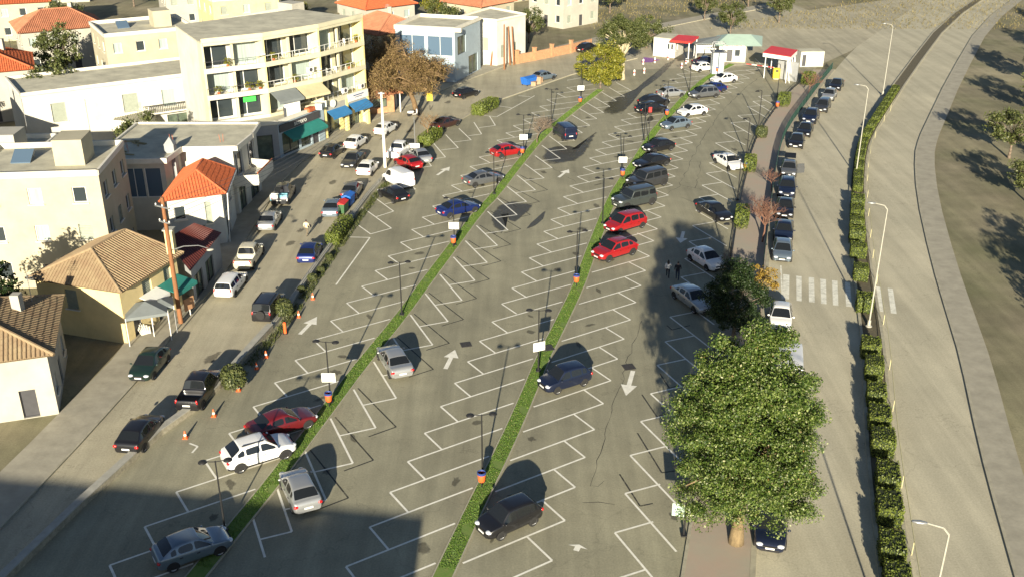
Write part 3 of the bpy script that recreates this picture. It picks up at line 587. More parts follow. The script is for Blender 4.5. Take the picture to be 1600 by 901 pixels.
    for k in range(5):
        t = 2*math.pi*k/5
        for sy in (-1, 1):
            mb = rm; c, s_ = math.cos(t), math.sin(t); w2 = r*.09
            pts = [(c*r*.15-s_*w2, sy*.086, s_*r*.15+c*w2), (c*r*.6-s_*w2, sy*.08, s_*r*.6+c*w2), (c*r*.6+s_*w2, sy*.08, s_*r*.6-c*w2), (c*r*.15+s_*w2, sy*.086, s_*r*.15-c*w2)]
            mb.add(pts, [(0, 1, 2, 3)])
    tyre = tw.mesh('wheel', M['tyre'], smooth=True, angle=40); rim = rm.mesh('rim', M['rim'])
    wheels = [(x, s*(W/2*interp(plan, x)-.085), r) for x in (xf, xr) for s in (1, -1)]
    for x, y, z in wheels:
        arch = MB()
        yy = math.copysign(W/2*interp(plan, x)+.004, y); n = 16
        vs = [(x, yy, z)] + [(x+r*1.14*math.cos(t), yy, max(.19, z+r*1.14*math.sin(t))) for t in [2*math.pi*i/n for i in range(n)]]
        arch.add(vs, [(0, 1+i, 1+(i+1) % n) if y < 0 else (0, 1+(i+1) % n, 1+i) for i in range(n)])
        out2.append(('wheel_arch', arch.mesh('wheel_arch', M['arch']), False, None))
    zh = interp(T['deck'], hL-.3)-.14; zt = interp(T['deck'], -hL+.1)-.16
    wf = W/2*interp(plan, hL-.12); wr_ = W/2*interp(plan, -hL+.05)
    for s in (1, -1):
        out2.append(('headlight', MB().ellipsoid((hL-.17, s*(wf-.19), zh), (.20, .21, .085), 10, 6, s*R(-28)).mesh('headlight', M['headlamp'], smooth=True), False, None))
        tl = (.07, .10, .24) if key in ('mpv', 'boxy', 'van', 'estate', 'box', 'pickup') else (.12, .19, .10)
        out2.append(('tail_light', MB().ellipsoid((-hL+.10, s*(wr_-.10), zt), tl, 10, 6, s*R(25)).mesh('tail_light', M['taillamp'], smooth=True), False, None))
        mx = wt+(cw-wt)*.72; out2.append(('mirror', MB().ellipsoid((mx, s*(W/2+.07), interp(T['deck'], mx)+.06), (.07, .11, .075), 8, 5).mesh('mirror', M['arch'], smooth=True), 'paint', None))
    out2.append(('grille', MB().box((hL-.06, 0, zh-.06), (.12, .74, .10)).box((hL-.045, 0, .36), (.10, 1.0, .13)).mesh('grille', M['arch']), False, None))
    out2.append(('number_plate', MB().box((-hL-.005, 0, max(.55, zt-.16)), (.03, .5, .11)).mesh('number_plate', M['plate']), False, None))
    out2.append(('number_plate', MB().box((hL+.004, 0, .50), (.03, .48, .10)).mesh('number_plate', M['plate']), False, None))
    for dn, p, q_ in doors:
        for s in (1, -1):
            hd = MB(); hd.box((p+.16, s*(W/2*interp(plan, p+.16)+.012), interp(T['deck'], p)-.2), (.17, .03, .03)); out2.append(('door_handle', hd.mesh('door_handle', M['arch']), False, None))
    if key in ('suv', 'boxy'):
        for s in (1, -1): out2.append(('roof_rail', MB().box(((rt+wt)/2-.02, s*W/2*(.60 if key == 'suv' else .70), H+.0), (abs(wt-rt)*.85, .04, .06)).mesh('roof_rail', M['arch']), False, None))
    return dict(parts=out2, wheels=wheels, tyre=tyre, rim=rim, T=T)
CARM = {k: car_meshes(k) for k in TYPES}
CARS = {}
def car(u, v, key, col, head, label, group=None, small=False, name=None, z=.72, sc=1.0):
    cm = CARM[key]; p = G(u, v, z if key not in ('boxy', 'van', 'box') else .9); base = .012
    nm = name or {'hatch': 'hatchback_car', 'mini': 'hatchback_car', 'sedan': 'sedan_car', 'suv': 'sport_utility_car', 'mpv': 'people_carrier', 'boxy': 'off_road_car', 'van': 'delivery_van', 'estate': 'estate_car', 'pickup': 'pickup_truck', 'box': 'box_van'}[key]
    e = thing(nm, (p.x, p.y, base), label, {'van': 'van', 'box': 'van', 'pickup': 'pickup truck'}.get(key, 'car'), group, head); e.scale = (sc, sc, sc)
    body = None
    for n_, me, painted, _ in cm['parts']:
        if n_ == 'door_handle' and small: continue
        part(n_, me, e, mat=PAINT[col] if (painted is True or painted == 'paint') else None)
    for x, y, zz in cm['wheels']:
        w_ = part('wheel', cm['tyre'], e, (x, y, zz)); part('rim', cm['rim'], w_)
    CARS[label] = e; return e
def near_ang(poly, p):
    k = min(range(len(poly)), key=lambda i: (poly[i]-p).length); a, b = poly[max(0, k-1)], poly[min(len(poly)-1, k+1)]; return math.atan2(b.y-a.y, b.x-a.x)
def row_ang(rw, u, v):
    p = G(u, v, .7); return min(ROW[rw], key=lambda q: (q[0]-p).length)[1]
GL = 'cars parked in the marked stalls'; GS = 'cars parked along the shop street'; GR = 'cars parked in line beside the green fence'
for (u, v, k, c, rw, lab) in [
 (440,657,'sedan','darkred','A','dark red low sedan in the stall beside the white crossover'),
 (404,702,'suv','white','A','white crossover with black lower trim beside the dark red sedan'),
 (300,850,'hatch','bluegrey','A','blue-grey car in the deep shade of the bottom stall'),
 (468,760,'hatch','silver','B1','silver hatchback with upright red tail lights, nose to the grass divider'),
 (616,559,'sedan','silver','B1','silver four-door sedan parked alone, nose to the grass divider'),
 (716,323,'sedan','blue','A','deep blue sedan with alloy wheels behind a white sign board'),
 (755,277,'sedan','grey','A','dark grey sleek sedan parked alone beside a lamp mast'),
 (793,234,'hatch','red','A','bright red hatchback near the little bare tree'),
 (882,204,'van','navy','B1','navy panel van with closed rear doors beside the puddle'),
 (1022,158,'suv','black','B','black car standing just behind another black car near a red sign'),
 (1018,169,'suv','black','B','black car nearest the orange bin, in front of another black car'),
 (1049,144,'hatch','silver','B','silver small hatchback next to the pair of black cars'),
 (1100,104,'hatch','white','B','small white hatchback close to the glass booth'),
 (1104,95,'sedan','navy','B','dark blue car half hidden behind the white hatchback by the glass booth'),
 (1131,122,'hatch','white','C','white hatchback with black side windows nearest the entrance barrier'),
 (1114,137,'hatch','blue','C','blue hatchback tucked behind a dark grey people carrier'),
 (1100,145,'mpv','grey','C','dark grey people carrier beside the blue hatchback'),
 (1082,172,'hatch','white','C','white hatchback between the people carrier and the steel grey hatchback'),
 (1056,192,'hatch','bluegrey','C','steel grey hatchback with yellow front plate'),
 (1029,227,'hatch','black','C','black compact hatchback at the end of a run of dark cars'),
 (1018,251,'sedan','black','C','black sedan with bright windscreen reflection among dark cars'),
 (1011,279,'boxy','darkgrey','C','dark grey square-backed off-road car with roof rails'),
 (991,308,'boxy','olive','C','olive grey square-backed off-road car beside the red people carrier'),
 (977,347,'mpv','red','C','red tall people carrier beside the olive off-road car'),
 (960,389,'suv','red','C','bright red crossover with sloping roof'),
 (882,588,'mini','navy','C','navy hatchback parked alone across from a leaning white sign'),
 (795,805,'mini','black','C','glossy black small hatchback nearest the orange bin with the blue rim'),
 (1139,251,'sedan','white','D','white sedan with its nose at the clipped hedge'),
 (1117,328,'sedan','black','D','long black sedan with its nose at the hedge beside the bare tree'),
 (1104,402,'hatch','white','D','pale hatchback in the tree shade near two walkers'),
 (1083,463,'sedan','silver','D','old pale sedan half covered by the dark tree'),
]:
    a = row_ang(rw, u, v); h = {'A': a, 'B': a, 'C': a+math.pi, 'D': a, 'B1': a+math.pi}[rw]
    if lab.startswith(('dark red low',)): pass
    car(u, v, k, c, h + R(random.uniform(-2.5, 2.5)), lab, GL, small=v < 300)
for (u, v, k, c, hd, lab) in [
 (614,301,'hatch','black',128,'black old hatchback beside the white panel van'),
 (622,276,'van','white',128,'white panel van with blank sides beside the black old hatchback'),
 (637,252,'hatch','red',128,'red hatchback squeezed behind the white panel van'),
 (656,241,'sedan','silver',113,'silver sedan backed towards the lot under a white box sign')]:
    car(u, v, k, c, R(hd), lab, GL, small=True)
for (u, v, k, c, sg, lab) in [
 (312,604,'pickup','black',1,'black double-cab pickup with empty bed by the stone wall'),
 (219,672,'hatch','black',1,'black car by the stone wall behind the black pickup'),
 (233,565,'hatch','green',-1,'dark green car on the pavement side facing the black pickup'),
 (420,474,'boxy','black',1,'black short off-road car with a spare wheel on its tail'),
 (361,440,'estate','white',1,'white estate car with dark rear window below the wooden pole'),
 (389,397,'pickup','beige',1,'cream old pickup with an open bed in front of the white estate'),
 (421,341,'sedan','silver',1,'silver saloon in the shade behind the pickup with crates'),
 (443,301,'pickup','darkgrey',1,'grey pickup loaded with pale blue crates'),
 (484,391,'hatch','blue',1,'blue hatchback by the low wall near the walking person'),
 (520,321,'sedan','bluegrey',1,'grey old boxy saloon next to the waste containers'),
 (550,294,'sedan','grey',1,'grey-green sedan with red tail lights in front of the waste containers'),
 (575,260,'hatch','white',1,'white hatchback between a dark sedan and the concrete pole'),
 (551,248,'sedan','darkgrey',-1,'dark sedan beside the white hatchback near the concrete pole'),
 (519,234,'hatch','black',1,'black hatchback parked at the teal awning shop'),
 (556,220,'hatch','white',1,'white hatchback parked at the column with the yellow paint'),
 (603,199,'hatch','white',1,'white car parked past the blue awnings'),
 (624,233,'pickup','white',1,'white pickup in front of the red hatchback')]:
    p = G(u, v, .7); a = near_ang(KERB_L, p) if u < 600 else near_ang(WALL_L, p)
    car(u, v, k, c, a if sg > 0 else a+math.pi, lab, GS, small=v < 300)
for (u, v, k, c, hd, lab) in [
 (728,144,'hatch','black',48,'black hatchback on the open street beside the glass fronted office'),
 (696,191,'sedan','brown',55,'maroon-brown car behind the leafless bush'),
 (850,118,'hatch','bluegrey',42,'grey-blue hatchback beside the heaped blue container'),
 (918,75,'suv','black',45,'black car on the street behind the yellow-green tree')]:
    car(u, v, k, c, R(hd), lab, GS, small=True)
for (u, v, k, c, lab) in [
 (1307,131,'sedan','black','black sedan at the far end of the line by the curved fence'),
 (1296,147,'hatch','silver','silver-nosed hatchback behind the old grey saloon'),
 (1286,164,'estate','darkgrey','old grey saloon between the silver-nosed and navy cars'),
 (1267,181,'suv','navy','navy car in the line in front of the old grey saloon'),
 (1258,201,'sedan','black','black low car squeezed between two dark cars in the line'),
 (1245,219,'hatch','black','glossy black hatchback leading a tight run of dark cars'),
 (1233,262,'hatch','grey','grey hatchback with its door and boot standing open'),
 (1230,292,'suv','navy','navy crossover behind the grey car with the open door'),
 (1227,322,'sedan','black','black sedan with bright headlights behind the bare red tree'),
 (1225,358,'sedan','navy','dark navy sedan just behind the silver-blue car'),
 (1223,389,'hatch','bluegrey','silver-blue hatchback at the front of the line before the crossing'),
 (1220,491,'hatch','white','white car with black windscreen just past the crossing'),
 (1232,586,'box','white','plain white box van half hidden by the big leafy tree'),
 (1205,816,'hatch','navy','dark car under the big leafy tree')]:
    p = G(u, v, .7); car(u, v, k, c, near_ang(FENCE, p)+math.pi, lab, GR, small=v < 300)
# extras on single cars
sp = CARS['black short off-road car with a spare wheel on its tail']
cm = CARM['boxy']; ow = part('spare_wheel', cm['tyre'], sp, (-2.46, 0, .98)); ow.rotation_euler = (0, 0, R(90)); rr = part('wheel_cover', MB().tube((0, .07, 0), (0, .13, 0), .3, n=16).mesh('wheel_cover', M['arch']), ow)
sp.scale = (.86, .9, .9)
lc = CARS['grey pickup loaded with pale blue crates']
M['paleblue2'] = mat('pale_blue_plastic', (.20, .48, .58), .6, .12, 3)
for i, (x, y, z) in enumerate([(-2.15, -.45, .8), (-2.15, .45, .8), (-1.6, -.45, .8), (-1.6, .45, .8), (-2.15, .45, 1.14), (-2.15, -.45, 1.14)]):
    w0 = lc.matrix_basis @ Vector((x, y, z)); mb = MB(); rz = lc.rotation_euler.z
    hx, hy, hz, tk = .26, .40, .32, .03
    cc = Vector((w0.x, w0.y, w0.z-.17)); ca, sa = math.cos(rz), math.sin(rz)
    for dx, dy, sx, sy, sz, zz in [(0, 0, 2*hx, 2*hy, tk, .015), (hx, 0, tk, 2*hy, hz, hz/2), (-hx, 0, tk, 2*hy, hz, hz/2), (0, hy, 2*hx, tk, hz, hz/2), (0, -hy, 2*hx, tk, hz, hz/2)]:
        mb.box((cc.x+dx*ca-dy*sa, cc.y+dx*sa+dy*ca, cc.z+zz), (sx, sy, sz), rz)
    tag(mb.build('crate', M['paleblue2'] if i % 2 else M['whitecloth']), ('pale blue' if i % 2 else 'white') + ' plastic crate stacked in the grey pickup bed', 'crate', 'crates in the pickup bed')
oc = CARS['grey hatchback with its door and boot standing open']
od = MB().add([(.0, 0, .3), (-.55, .75, .3), (-.55, .75, .95), (0, 0, .95), (-.05, 0, 1.4), (-.5, .7, 1.35), (.0, .04, .3), (-.52, .79, .3), (-.52, .79, .95), (0.02, .04, .95)], [(0, 1, 2, 3), (9, 8, 7, 6), (3, 2, 5, 4), (1, 7, 8, 2)])
o = part('open_door', od.mesh('open_door', PAINT['grey'], off=(-.6, -.88, 0)), oc); o['label'] = 'opened front door'
o = part('open_tailgate', MB().add([(-1.35, -.62, 1.46), (-1.35, .62, 1.46), (-2.3, .6, 1.75), (-2.3, -.6, 1.75), (-1.35, -.62, 1.42), (-1.35, .62, 1.42), (-2.3, .6, 1.71), (-2.3, -.6, 1.71)], [(3, 2, 1, 0), (4, 5, 6, 7), (0, 1, 5, 4), (2, 3, 7, 6), (1, 2, 6, 5), (3, 0, 4, 7)]).mesh('open_tailgate', M['cglass']), oc); o['label'] = 'raised tailgate'
# ------------------------------------------------------------------ lamp masts, signs, bins
def lamp_mast(u, v, h, label, sign=None, tilt=0.0):
    p = G(u, v); p.z = .07
    e = thing('lamp_mast', p, label, 'lamp mast', 'black twin-head lamp masts in the lot')
    MB().box((p.x, p.y, p.z+.04), (.34, .34, .08)).tube((p.x, p.y, p.z), (p.x, p.y, p.z+.5), .075, .06, 8).tube((p.x, p.y, p.z+.5), (p.x, p.y, p.z+h), .055, .04, 8).build('post', M['black'], e)
    a = R(random.uniform(-12, 12)); c, s = math.cos(a), math.sin(a)
    MB().path([(p.x-c*.62, p.y-s*.62, p.z+h+.06), (p.x-c*.3, p.y-s*.3, p.z+h-.02), (p.x, p.y, p.z+h-.05), (p.x+c*.3, p.y+s*.3, p.z+h-.02), (p.x+c*.62, p.y+s*.62, p.z+h+.06)], [.025]*5, 6).build('cross_arm', M['black'], e)
    for q in (-1, 1): MB().lathe((p.x+q*c*.66, p.y+q*s*.66, p.z+h-.02), [(.001, .12), (.09, .11), (.24, .03), (.25, 0), (.001, -.02)], 12).build('lamp_head', M['black'], e, True)
    if sign:
        z, wd, hh = sign; mb = MB().box((p.x+math.sin(tilt)*.1, p.y-.09, p.z+z), (wd, .04, hh), tilt); mb.build('sign_board', M['sign'], e)
        MB().box((p.x, p.y-.05, p.z+z), (.06, .07, hh*.6)).build('sign_bracket', M['black'], e)
    return e
def litter_bin(u, v, label, z=.42):
    p = G(u, v); p.y -= .02; p.z = .1
    e = thing('litter_bin', p + Vector((0, -.34, 0)), label, 'litter bin', 'orange litter bins strapped to masts'); q = p + Vector((0, -.34, z))
    MB().lathe(q, [(.001, 0), (.17, 0), (.21, .06), (.25, .52), (.24, .54)], 14).build('bucket', M['orange'], e, True, 40)
    MB().lathe(q, [(.255, .50), (.27, .56), (.27, .64), (.23, .66), (.22, .58)], 14).build('rim', M['navy'], e, True, 40)
    MB().box((q.x, q.y+.27, q.z+.3), (.10, .10, .4)).tube((q.x, q.y, 0.1), (q.x, q.y, q.z+.02), .04, n=6).build('bracket', M['black'], e)
    return e
for u, v, h, lab, sg in [
 (352,830,4.6,'black twin-head lamp mast in the shaded bottom row','') , (517,629,4.6,'black twin-head lamp mast with white board beside the dark red sedan','s'),
 (628,492,4.5,'black twin-head lamp mast on the divider above the silver sedan',''), (710,384,4.6,'black twin-head lamp mast with white board in front of the blue sedan','s'),
 (772,304,4.5,'black twin-head lamp mast beside the dark grey sleek sedan',''), (818,240,4.6,'black twin-head lamp mast with white board at the red hatchback','s'),
 (861,194,4.5,'black twin-head lamp mast between the bare tree and the navy van',''), (907,160,4.6,'black twin-head lamp mast with white board below the yellow-green tree','s'),
 (754,752,4.6,'black twin-head lamp mast next to the glossy black hatchback',''), (841,580,4.8,'black twin-head lamp mast with a skewed white board at the navy hatchback','t'),
 (900,441,4.6,'black twin-head lamp mast with bin below the red crossover',''), (941.5,350,4.6,'black twin-head lamp mast beside the red people carrier',''),
 (972,277,4.6,'black twin-head lamp mast with white board beside the off-road cars','s'), (1006,220,4.6,'black twin-head lamp mast behind the black compact hatchback',''),
 (1041,181,4.6,'black twin-head lamp mast between black and steel grey cars',''), (1077,144,4.6,'black twin-head lamp mast at the silver small hatchback','')]:
    lamp_mast(u, v, h, lab, {'': None, 's': (1.95, .92, .66), 't': (2.0, .9, .68)}[sg], R(24) if sg == 't' else R(random.uniform(-3, 3)))
for u, v, lab in [(516,632,'orange litter bin with blue rim below the white board by the dark red sedan'), (709,385,'orange litter bin below the white board by the blue sedan'), (816,244,'orange litter bin below the white board at the red hatchback'), (906,164,'orange litter bin on the mast below the yellow-green tree'), (753,757,'orange litter bin with blue rim beside the glossy black hatchback'), (900,446,'orange litter bin on the divider below the red crossover'), (972,279,'orange litter bin on the mast beside the off-road cars'), (1041,184,'orange litter bin at the steel grey hatchback'), (1119,116,'orange litter bin in front of the glass booth'), (1163,268,'orange litter bin at the nose of the white sedan'), (1213,171,'orange litter bin at the far clipped hedge')]:
    litter_bin(u, v, lab)
def arm_lamp(u, v, h, label, sign=False):
    p = G(u, v); p.z = .11
    e = thing('arm_lamp', p, label, 'street lamp', 'black single-arm lamps along the planted pavement')
    MB().box((p.x, p.y, p.z+.04), (.34, .34, .08)).tube((p.x, p.y, p.z), (p.x, p.y, p.z+h), .06, .045, 8).build('post', M['black'], e)
    MB().path([(p.x, p.y, p.z+h), (p.x-.06, p.y-.02, p.z+h+.14), (p.x-.25, p.y-.06, p.z+h+.2), (p.x-.55, p.y-.12, p.z+h+.2)], [.045, .04, .035, .03], 6).build('arm', M['black'], e)
    MB().lathe((p.x-.62, p.y-.13, p.z+h+.06), [(.001, .13), (.10, .12), (.27, .02), (.28, -.01), (.001, -.03)], 12).build('lamp_head', M['black'], e, True)
    if sign:
        for dx, rz in ((-.42, R(-12)), (.42, R(12))): MB().box((p.x+dx, p.y-.06, p.z+1.75), (.66, .04, .8), rz).build('sign_board', M['mint'] if dx < 0 else M['sign'], e)
    return e
for u, v, lab, s in [(1068,838,'black arm lamp with two pale boards beside the big leafy tree', True), (1139,428,'black arm lamp at the pale hatchback in the shade', False), (1152,314,'black arm lamp beside the long black sedan', False), (1166,247,'black arm lamp at the white sedan by the clipped hedge', False), (1185,199,'black arm lamp behind the rounded hedge in the middle of the strip', False), (1214,153,'black arm lamp at the far hedge below the yellow machines', False)]: arm_lamp(u, v, 4.5, lab, s)
def tall_lamp(u, v, label, h=9.6, p=None):
    p = p or G(u, v); p.z = .1
    e = thing('tall_street_lamp', p, label, 'street lamp', 'tall pale street lamps on the median')
    MB().lathe(p, [(.26, 0), (.26, .05), (.14, .12), (.13, .5), (.11, .55)], 10).build('base', M['lampwhite'], e, True, 40)
    MB().tube((p.x, p.y, p.z+.4), (p.x, p.y, p.z+h), .065, .04, 10).build('post', M['lampwhite'], e, True, 50)
    MB().path([(p.x, p.y, p.z+h), (p.x-.25, p.y+.06, p.z+h+.3), (p.x-.9, p.y+.22, p.z+h+.42)], [.045, .04, .03], 6).build('arm', M['lampwhite'], e)
    MB().ellipsoid((p.x-1.15, p.y+.28, p.z+h+.42), (.34, .12, .07), 10, 5, R(-14)).build('lamp_head', M['steel'], e, True)
tall_lamp(1357, 511, 'tall pale street lamp standing beside the hedge just below the crossing'); tall_lamp(1337, 275, 'tall pale street lamp at the bend of the hedge opposite the dark parked cars'); tall_lamp(1379, 150, 'tall pale street lamp far up the median', 9.6)
tall_lamp(0, 0, 'tall pale street lamp at the bottom end of the median', 9.6, V3(17.6, 33.4))
# poles and wires
def wood_pole(u, v, h, label, lean=(0, 0), arm=True, r=.19, m='wood'):
    p = G(u, v); p.z = 0.1; e = thing('utility_pole', p, label, 'pole'); top = p + Vector((lean[0], lean[1], h))
    MB().tube(p, top, r, r*.72, 12).build('shaft', M[m], e, True, 50)
    if arm:
        for z, L in ((h-.7, 1.5), (h-1.9, 1.1)):
            c = p + Vector((lean[0]*z/h, lean[1]*z/h, z)); MB().box((c.x, c.y-.2, c.z), (L, .1, .1), R(-30)).build('cross_arm', M['steel'], e)
            for k in (-.45, 0, .45): MB().lathe((c.x+k*L*.87, c.y-.2-k*L*.5, c.z+.05), [(.02, 0), (.06, .03), (.05, .08), (.06, .12), (.001, .16)], 8).build('insulator', M['sign'], e, True)
    return e, top
wp, wtop = wood_pole(283, 506, 10.3, 'thick brown wooden utility pole with a lamp arm beside the yellow house', (-.1, .2))
q = wtop - Vector((0, 0, 4.3)); mb = MB(); mb.path([q, q+Vector((1.0, .3, .25)), q+Vector((2.0, .7, .15)), q+Vector((2.6, 1.0, -.2))], [.045, .04, .035, .03], 6); mb.build('lamp_arm', M['steel'], wp)
MB().ellipsoid(q+Vector((2.75, 1.05, -.35)), (.3, .14, .1), 10, 5, R(20)).build('lamp_head', M['lampwhite'], wp, True)
cp, ctop = wood_pole(602, 263, 8.6, 'pale square concrete utility pole in front of the white panel van', (0, 0), False, .19, 'fascia')
MB().box((ctop.x, ctop.y, ctop.z-.12), (.7, .14, .12)).build('cross_arm', M['steel'], cp)
for i in range(5):
    a = wtop + Vector((-.5+.25*i, -.2, -.6-.32*i)); b = ctop + Vector((-.3+.15*i, 0, -.1-.18*i)); pts = [a.lerp(b, k/14) - Vector((0, 0, 1.1*math.sin(math.pi*k/14))) for k in range(15)]
    tag(MB().path(pts, [.014]*15, 4).build('overhead_cable', M['wire']), 'thin overhead cable strung from the wooden pole to the concrete pole', 'cable', 'overhead cables')
p = G(649, 238); p.z = .1; e = thing('sign_post', p, 'thin grey post with a white box sign above the silver sedan', 'sign post')
MB().tube(p, p+Vector((0, 0, 4.2)), .05, .04, 8).build('post', M['steel'], e); MB().box((p.x, p.y-.18, p.z+.75), (1.1, .25, .55)).build('box_sign', M['sign'], e)
p = G(1007, 222); p = p + Vector((.5, .1, 0)); 
e = thing('red_sign_post', p, 'slim post with a small red plate beside the black cars', 'sign post'); MB().tube(p, p+Vector((0, 0, 4.0)), .04, n=6).build('post', M['black'], e); MB().box((p.x, p.y-.06, 4.0), (.38, .04, .62), R(8)).build('plate', M['red'], e)
# cones and delineators
def cone(u, v, label, tall=False):
    p = G(u, v); p.z = .012; e = thing('traffic_cone', p, label, 'traffic cone')
    if tall:
        MB().box((p.x, p.y, p.z+.03), (.34, .34, .06)).build('base', M['black'], e); MB().lathe(p, [(.12, .06), (.12, .95), (.05, 1.0), (.001, 1.0)], 12).build('body', M['orange'], e, True, 40)
    else:
        MB().box((p.x, p.y, p.z+.025), (.32, .32, .04)).build('base', M['orange'], e); MB().lathe(p, [(.12, .04), (.045, .52), (.03, .54), (.001, .54)], 12).build('body', M['orange'], e, True, 40)
        MB().lathe(p, [(.100, .2), (.076, .33), (.07, .33)], 12).build('reflective_band', M['sign'], e, True)
for u, v, lab, t in [(489,467,'orange cone with a white band in line with the weeds', 0), (467,495,'small orange cone beside the white painted arrow', 0), (446,521,'tall orange tubular marker beside the black off-road car', 1), (416,558,'grey-white cone lying near the round shrub line', 0), (401,576,'lone cone halfway along the stone wall', 0), (334.5,650,'orange cone in front of the black pickup wall', 0), (290,684,'orange cone near the end of the stone wall', 0), (373,610,'orange cone at the foot of the round shrub by the pickup', 0)]: cone(u, v, lab, bool(t))
# waste containers
def container(u, v, label, m, lid, sx=1.5, sy=1.0, rz=0.0, h=1.15, fill_m=None):
    p = G(u, v); p.z = .01; e = thing('waste_container', p, label, 'container', rz=rz)
    mb = MB(); a, b = sx/2, sy/2
    mb.add([(-a*.85, -b*.8, .18), (a*.85, -b*.8, .18), (a*.85, b*.8, .18), (-a*.85, b*.8, .18), (-a, -b, h), (a, -b, h), (a, b, h), (-a, b, h)], [(3,2,1,0),(0,1,5,4),(1,2,6,5),(2,3,7,6),(3,0,4,7)]); mb.build('bin_body', m, e, local=True)
    mb = MB(); mb.add([(-a*1.03, -b*1.05, h), (a*1.03, -b*1.05, h), (a*1.03, 0, h+.2), (-a*1.03, 0, h+.2), (a*1.03, b*1.05, h), (-a*1.03, b*1.05, h)], [(0,1,2,3),(3,2,4,5),(0,3,5),(1,4,2)]); mb.build('lid', lid, e, local=True)
    for x in (-a*.75, a*.75):
        for y in (-b*.7, b*.7): mb = MB(); mb.tube((x, y-.04, .09), (x, y+.04, .09), .09, n=8); mb.build('wheel', M['tyre'], e, local=True)
    return e
container(545,321,'blue lidded waste container beside the grey saloon', M['bluebin'], M['bluebin'], rz=R(80)); container(535,333,'green waste container with a red lid next to the blue one', M['greenbin'], M['red'], rz=R(80))
container(826,133,'blue waste container heaped with cardboard', M['bluebin'], M['bluebin'], 2.2, 1.4, R(45)); 
for u, v, rz, sz in [(837,131,.3,(1.3,.9,1.1)), (842,129,.9,(1.0,.8,.8)), (834,134,1.4,(.9,.7,.6))]:
    p = G(u, v); mb = MB(); mb.box((p.x, p.y, sz[2]/2), sz, rz); a_ = sz[0]/2
    mb.add([(p.x-a_, p.y-sz[1]/2, sz[2]), (p.x+a_, p.y-sz[1]/2, sz[2]), (p.x+a_*1.1, p.y-sz[1]*.9, sz[2]+.15), (p.x-a_*1.1, p.y-sz[1]*.9, sz[2]+.15)], [(0, 1, 2, 3)])
    tag(mb.build('cardboard_box', M['card']), 'brown cardboard box dumped beside the heaped blue container', 'box', 'boxes by the blue container')
# green mesh fence along the road
FN = [p for p in resample([q for q in FENCE if 60 < q.y < 170], 2.4)]
fe = thing('mesh_fence', FN[0], 'dark green mesh fence between the planted pavement and the line of parked cars', 'fence')
FO = offset(FN, .45)
for i, p in enumerate(FO): MB().tube((p.x, p.y, .1), (p.x, p.y, 1.25), .035, n=6).build('post', M['greenfence'], fe)
for i in range(len(FO)-1):
    a, b = FO[i], FO[i+1]; mb = MB()
    for z in (.2, .5, .8, 1.2): mb.tube((a.x, a.y, z), (b.x, b.y, z), .022, n=4, caps=False)
    for k in range(1, 20): q = a.lerp(b, k/20); mb.tube((q.x, q.y, .2), (q.x, q.y, 1.2), .016, n=3, caps=False)
    mb.build('mesh_panel', M['greenfence'], fe)
# low black rail along the lot edge of the planted pavement
LQ = offset(resample([q for q in LOT_R if 74 < q.y < 156], 2.2), -.12); e = thing('low_black_rail', LQ[0], 'low black pipe rail along the lot side of the planted pavement', 'rail')
for z in (.3, .62): MB().path([p+Vector((0, 0, z)) for p in LQ], [.045]*len(LQ), 6).build('pipe', M['black'], e)
for p in LQ: MB().tube((p.x, p.y, .05), (p.x, p.y, .64), .04, n=6).build('rail_post', M['black'], e)
# pale rail on the far side of the hedge
RL = [p for p in offset(resample([q for q in MED if q.y < 140], 2.5), -1.85)]
e = thing('median_rail', RL[0], 'thin pale yellow hand rail running behind the hedge blocks', 'rail')
M['paleyellow'] = mat('pale_yellow_rail', (.52, .48, .27), .6, .1, 3)
MB().path([p+Vector((0, 0, .95)) for p in RL], [.03]*len(RL), 6).build('hand_rail', M['paleyellow'], e)
for p in RL[::2]: MB().tube((p.x, p.y, 0), (p.x, p.y, .95), .025, n=5).build('rail_post', M['paleyellow'], e)
# bollards and barrier at the entrance
for i, (u, v) in enumerate([(991,118),(1006.5,115),(1005,101),(1023,98.5),(1044,94),(1065,107),(1072,100),(1087,90)]):
    p = G(u, v); p.z = .01; e = thing('bollard', p, 'short white bollard with a red band around the ticket kiosk forecourt', 'bollard', 'white bollards near the kiosk'); MB().lathe(p, [(.14, 0), (.14, .75), (.09, .85), (.001, .88)], 10).build('post', M['sign'], e, True, 50); MB().lathe(p, [(.146, .3), (.146, .48)], 10).build('band', M['red'], e)
for u, v, lab in [(1221,112,'yellow ticket machine against the red canopy post'), (1212,124,'yellow ticket machine next to the barrier arm')]:
    p = G(u, v); p.z = .01; e = thing('ticket_machine', p, lab, 'ticket machine'); MB().box((p.x, p.y, p.z+.1), (.8, .6, .2)).build('plinth', M['concrete'], e); MB().box((p.x, p.y, p.z+.9), (1.0, .7, 1.5)).build('cabinet', M['yellow'], e); MB().box((p.x, p.y-.36, p.z+1.3), (.5, .03, .3)).build('screen', M['glass'], e)
p = G(1216, 117); p.z = .01; q = G(1180, 112); e = thing('barrier', p, 'white entrance barrier arm with red bands beside the yellow machine', 'barrier'); MB().box((p.x, p.y, .55), (.5, .5, 1.1)).build('housing', M['sign'], e)
d = (q-p); d.z = 0; d = d.normalized(); rz = math.atan2(d.y, d.x)
for k in range(6): c = p + d*(.45+k*.9); MB().box((c.x, c.y, 1.0), (.88, .07, .1), rz).build('arm_segment', M['sign'] if k % 2 == 0 else M['red'], e)
MB().add([(p.x, p.y, 0)]*3, [(0, 1, 2)])
pp = GP([(1001,98),(1006,90),(1018,91),(1032,94),(1018,98)]); MB().add([(p.x, p.y, .018) for p in pp], [(0, 4, 3, 2, 1)]).build('purple_paint', M['purple'], lot)

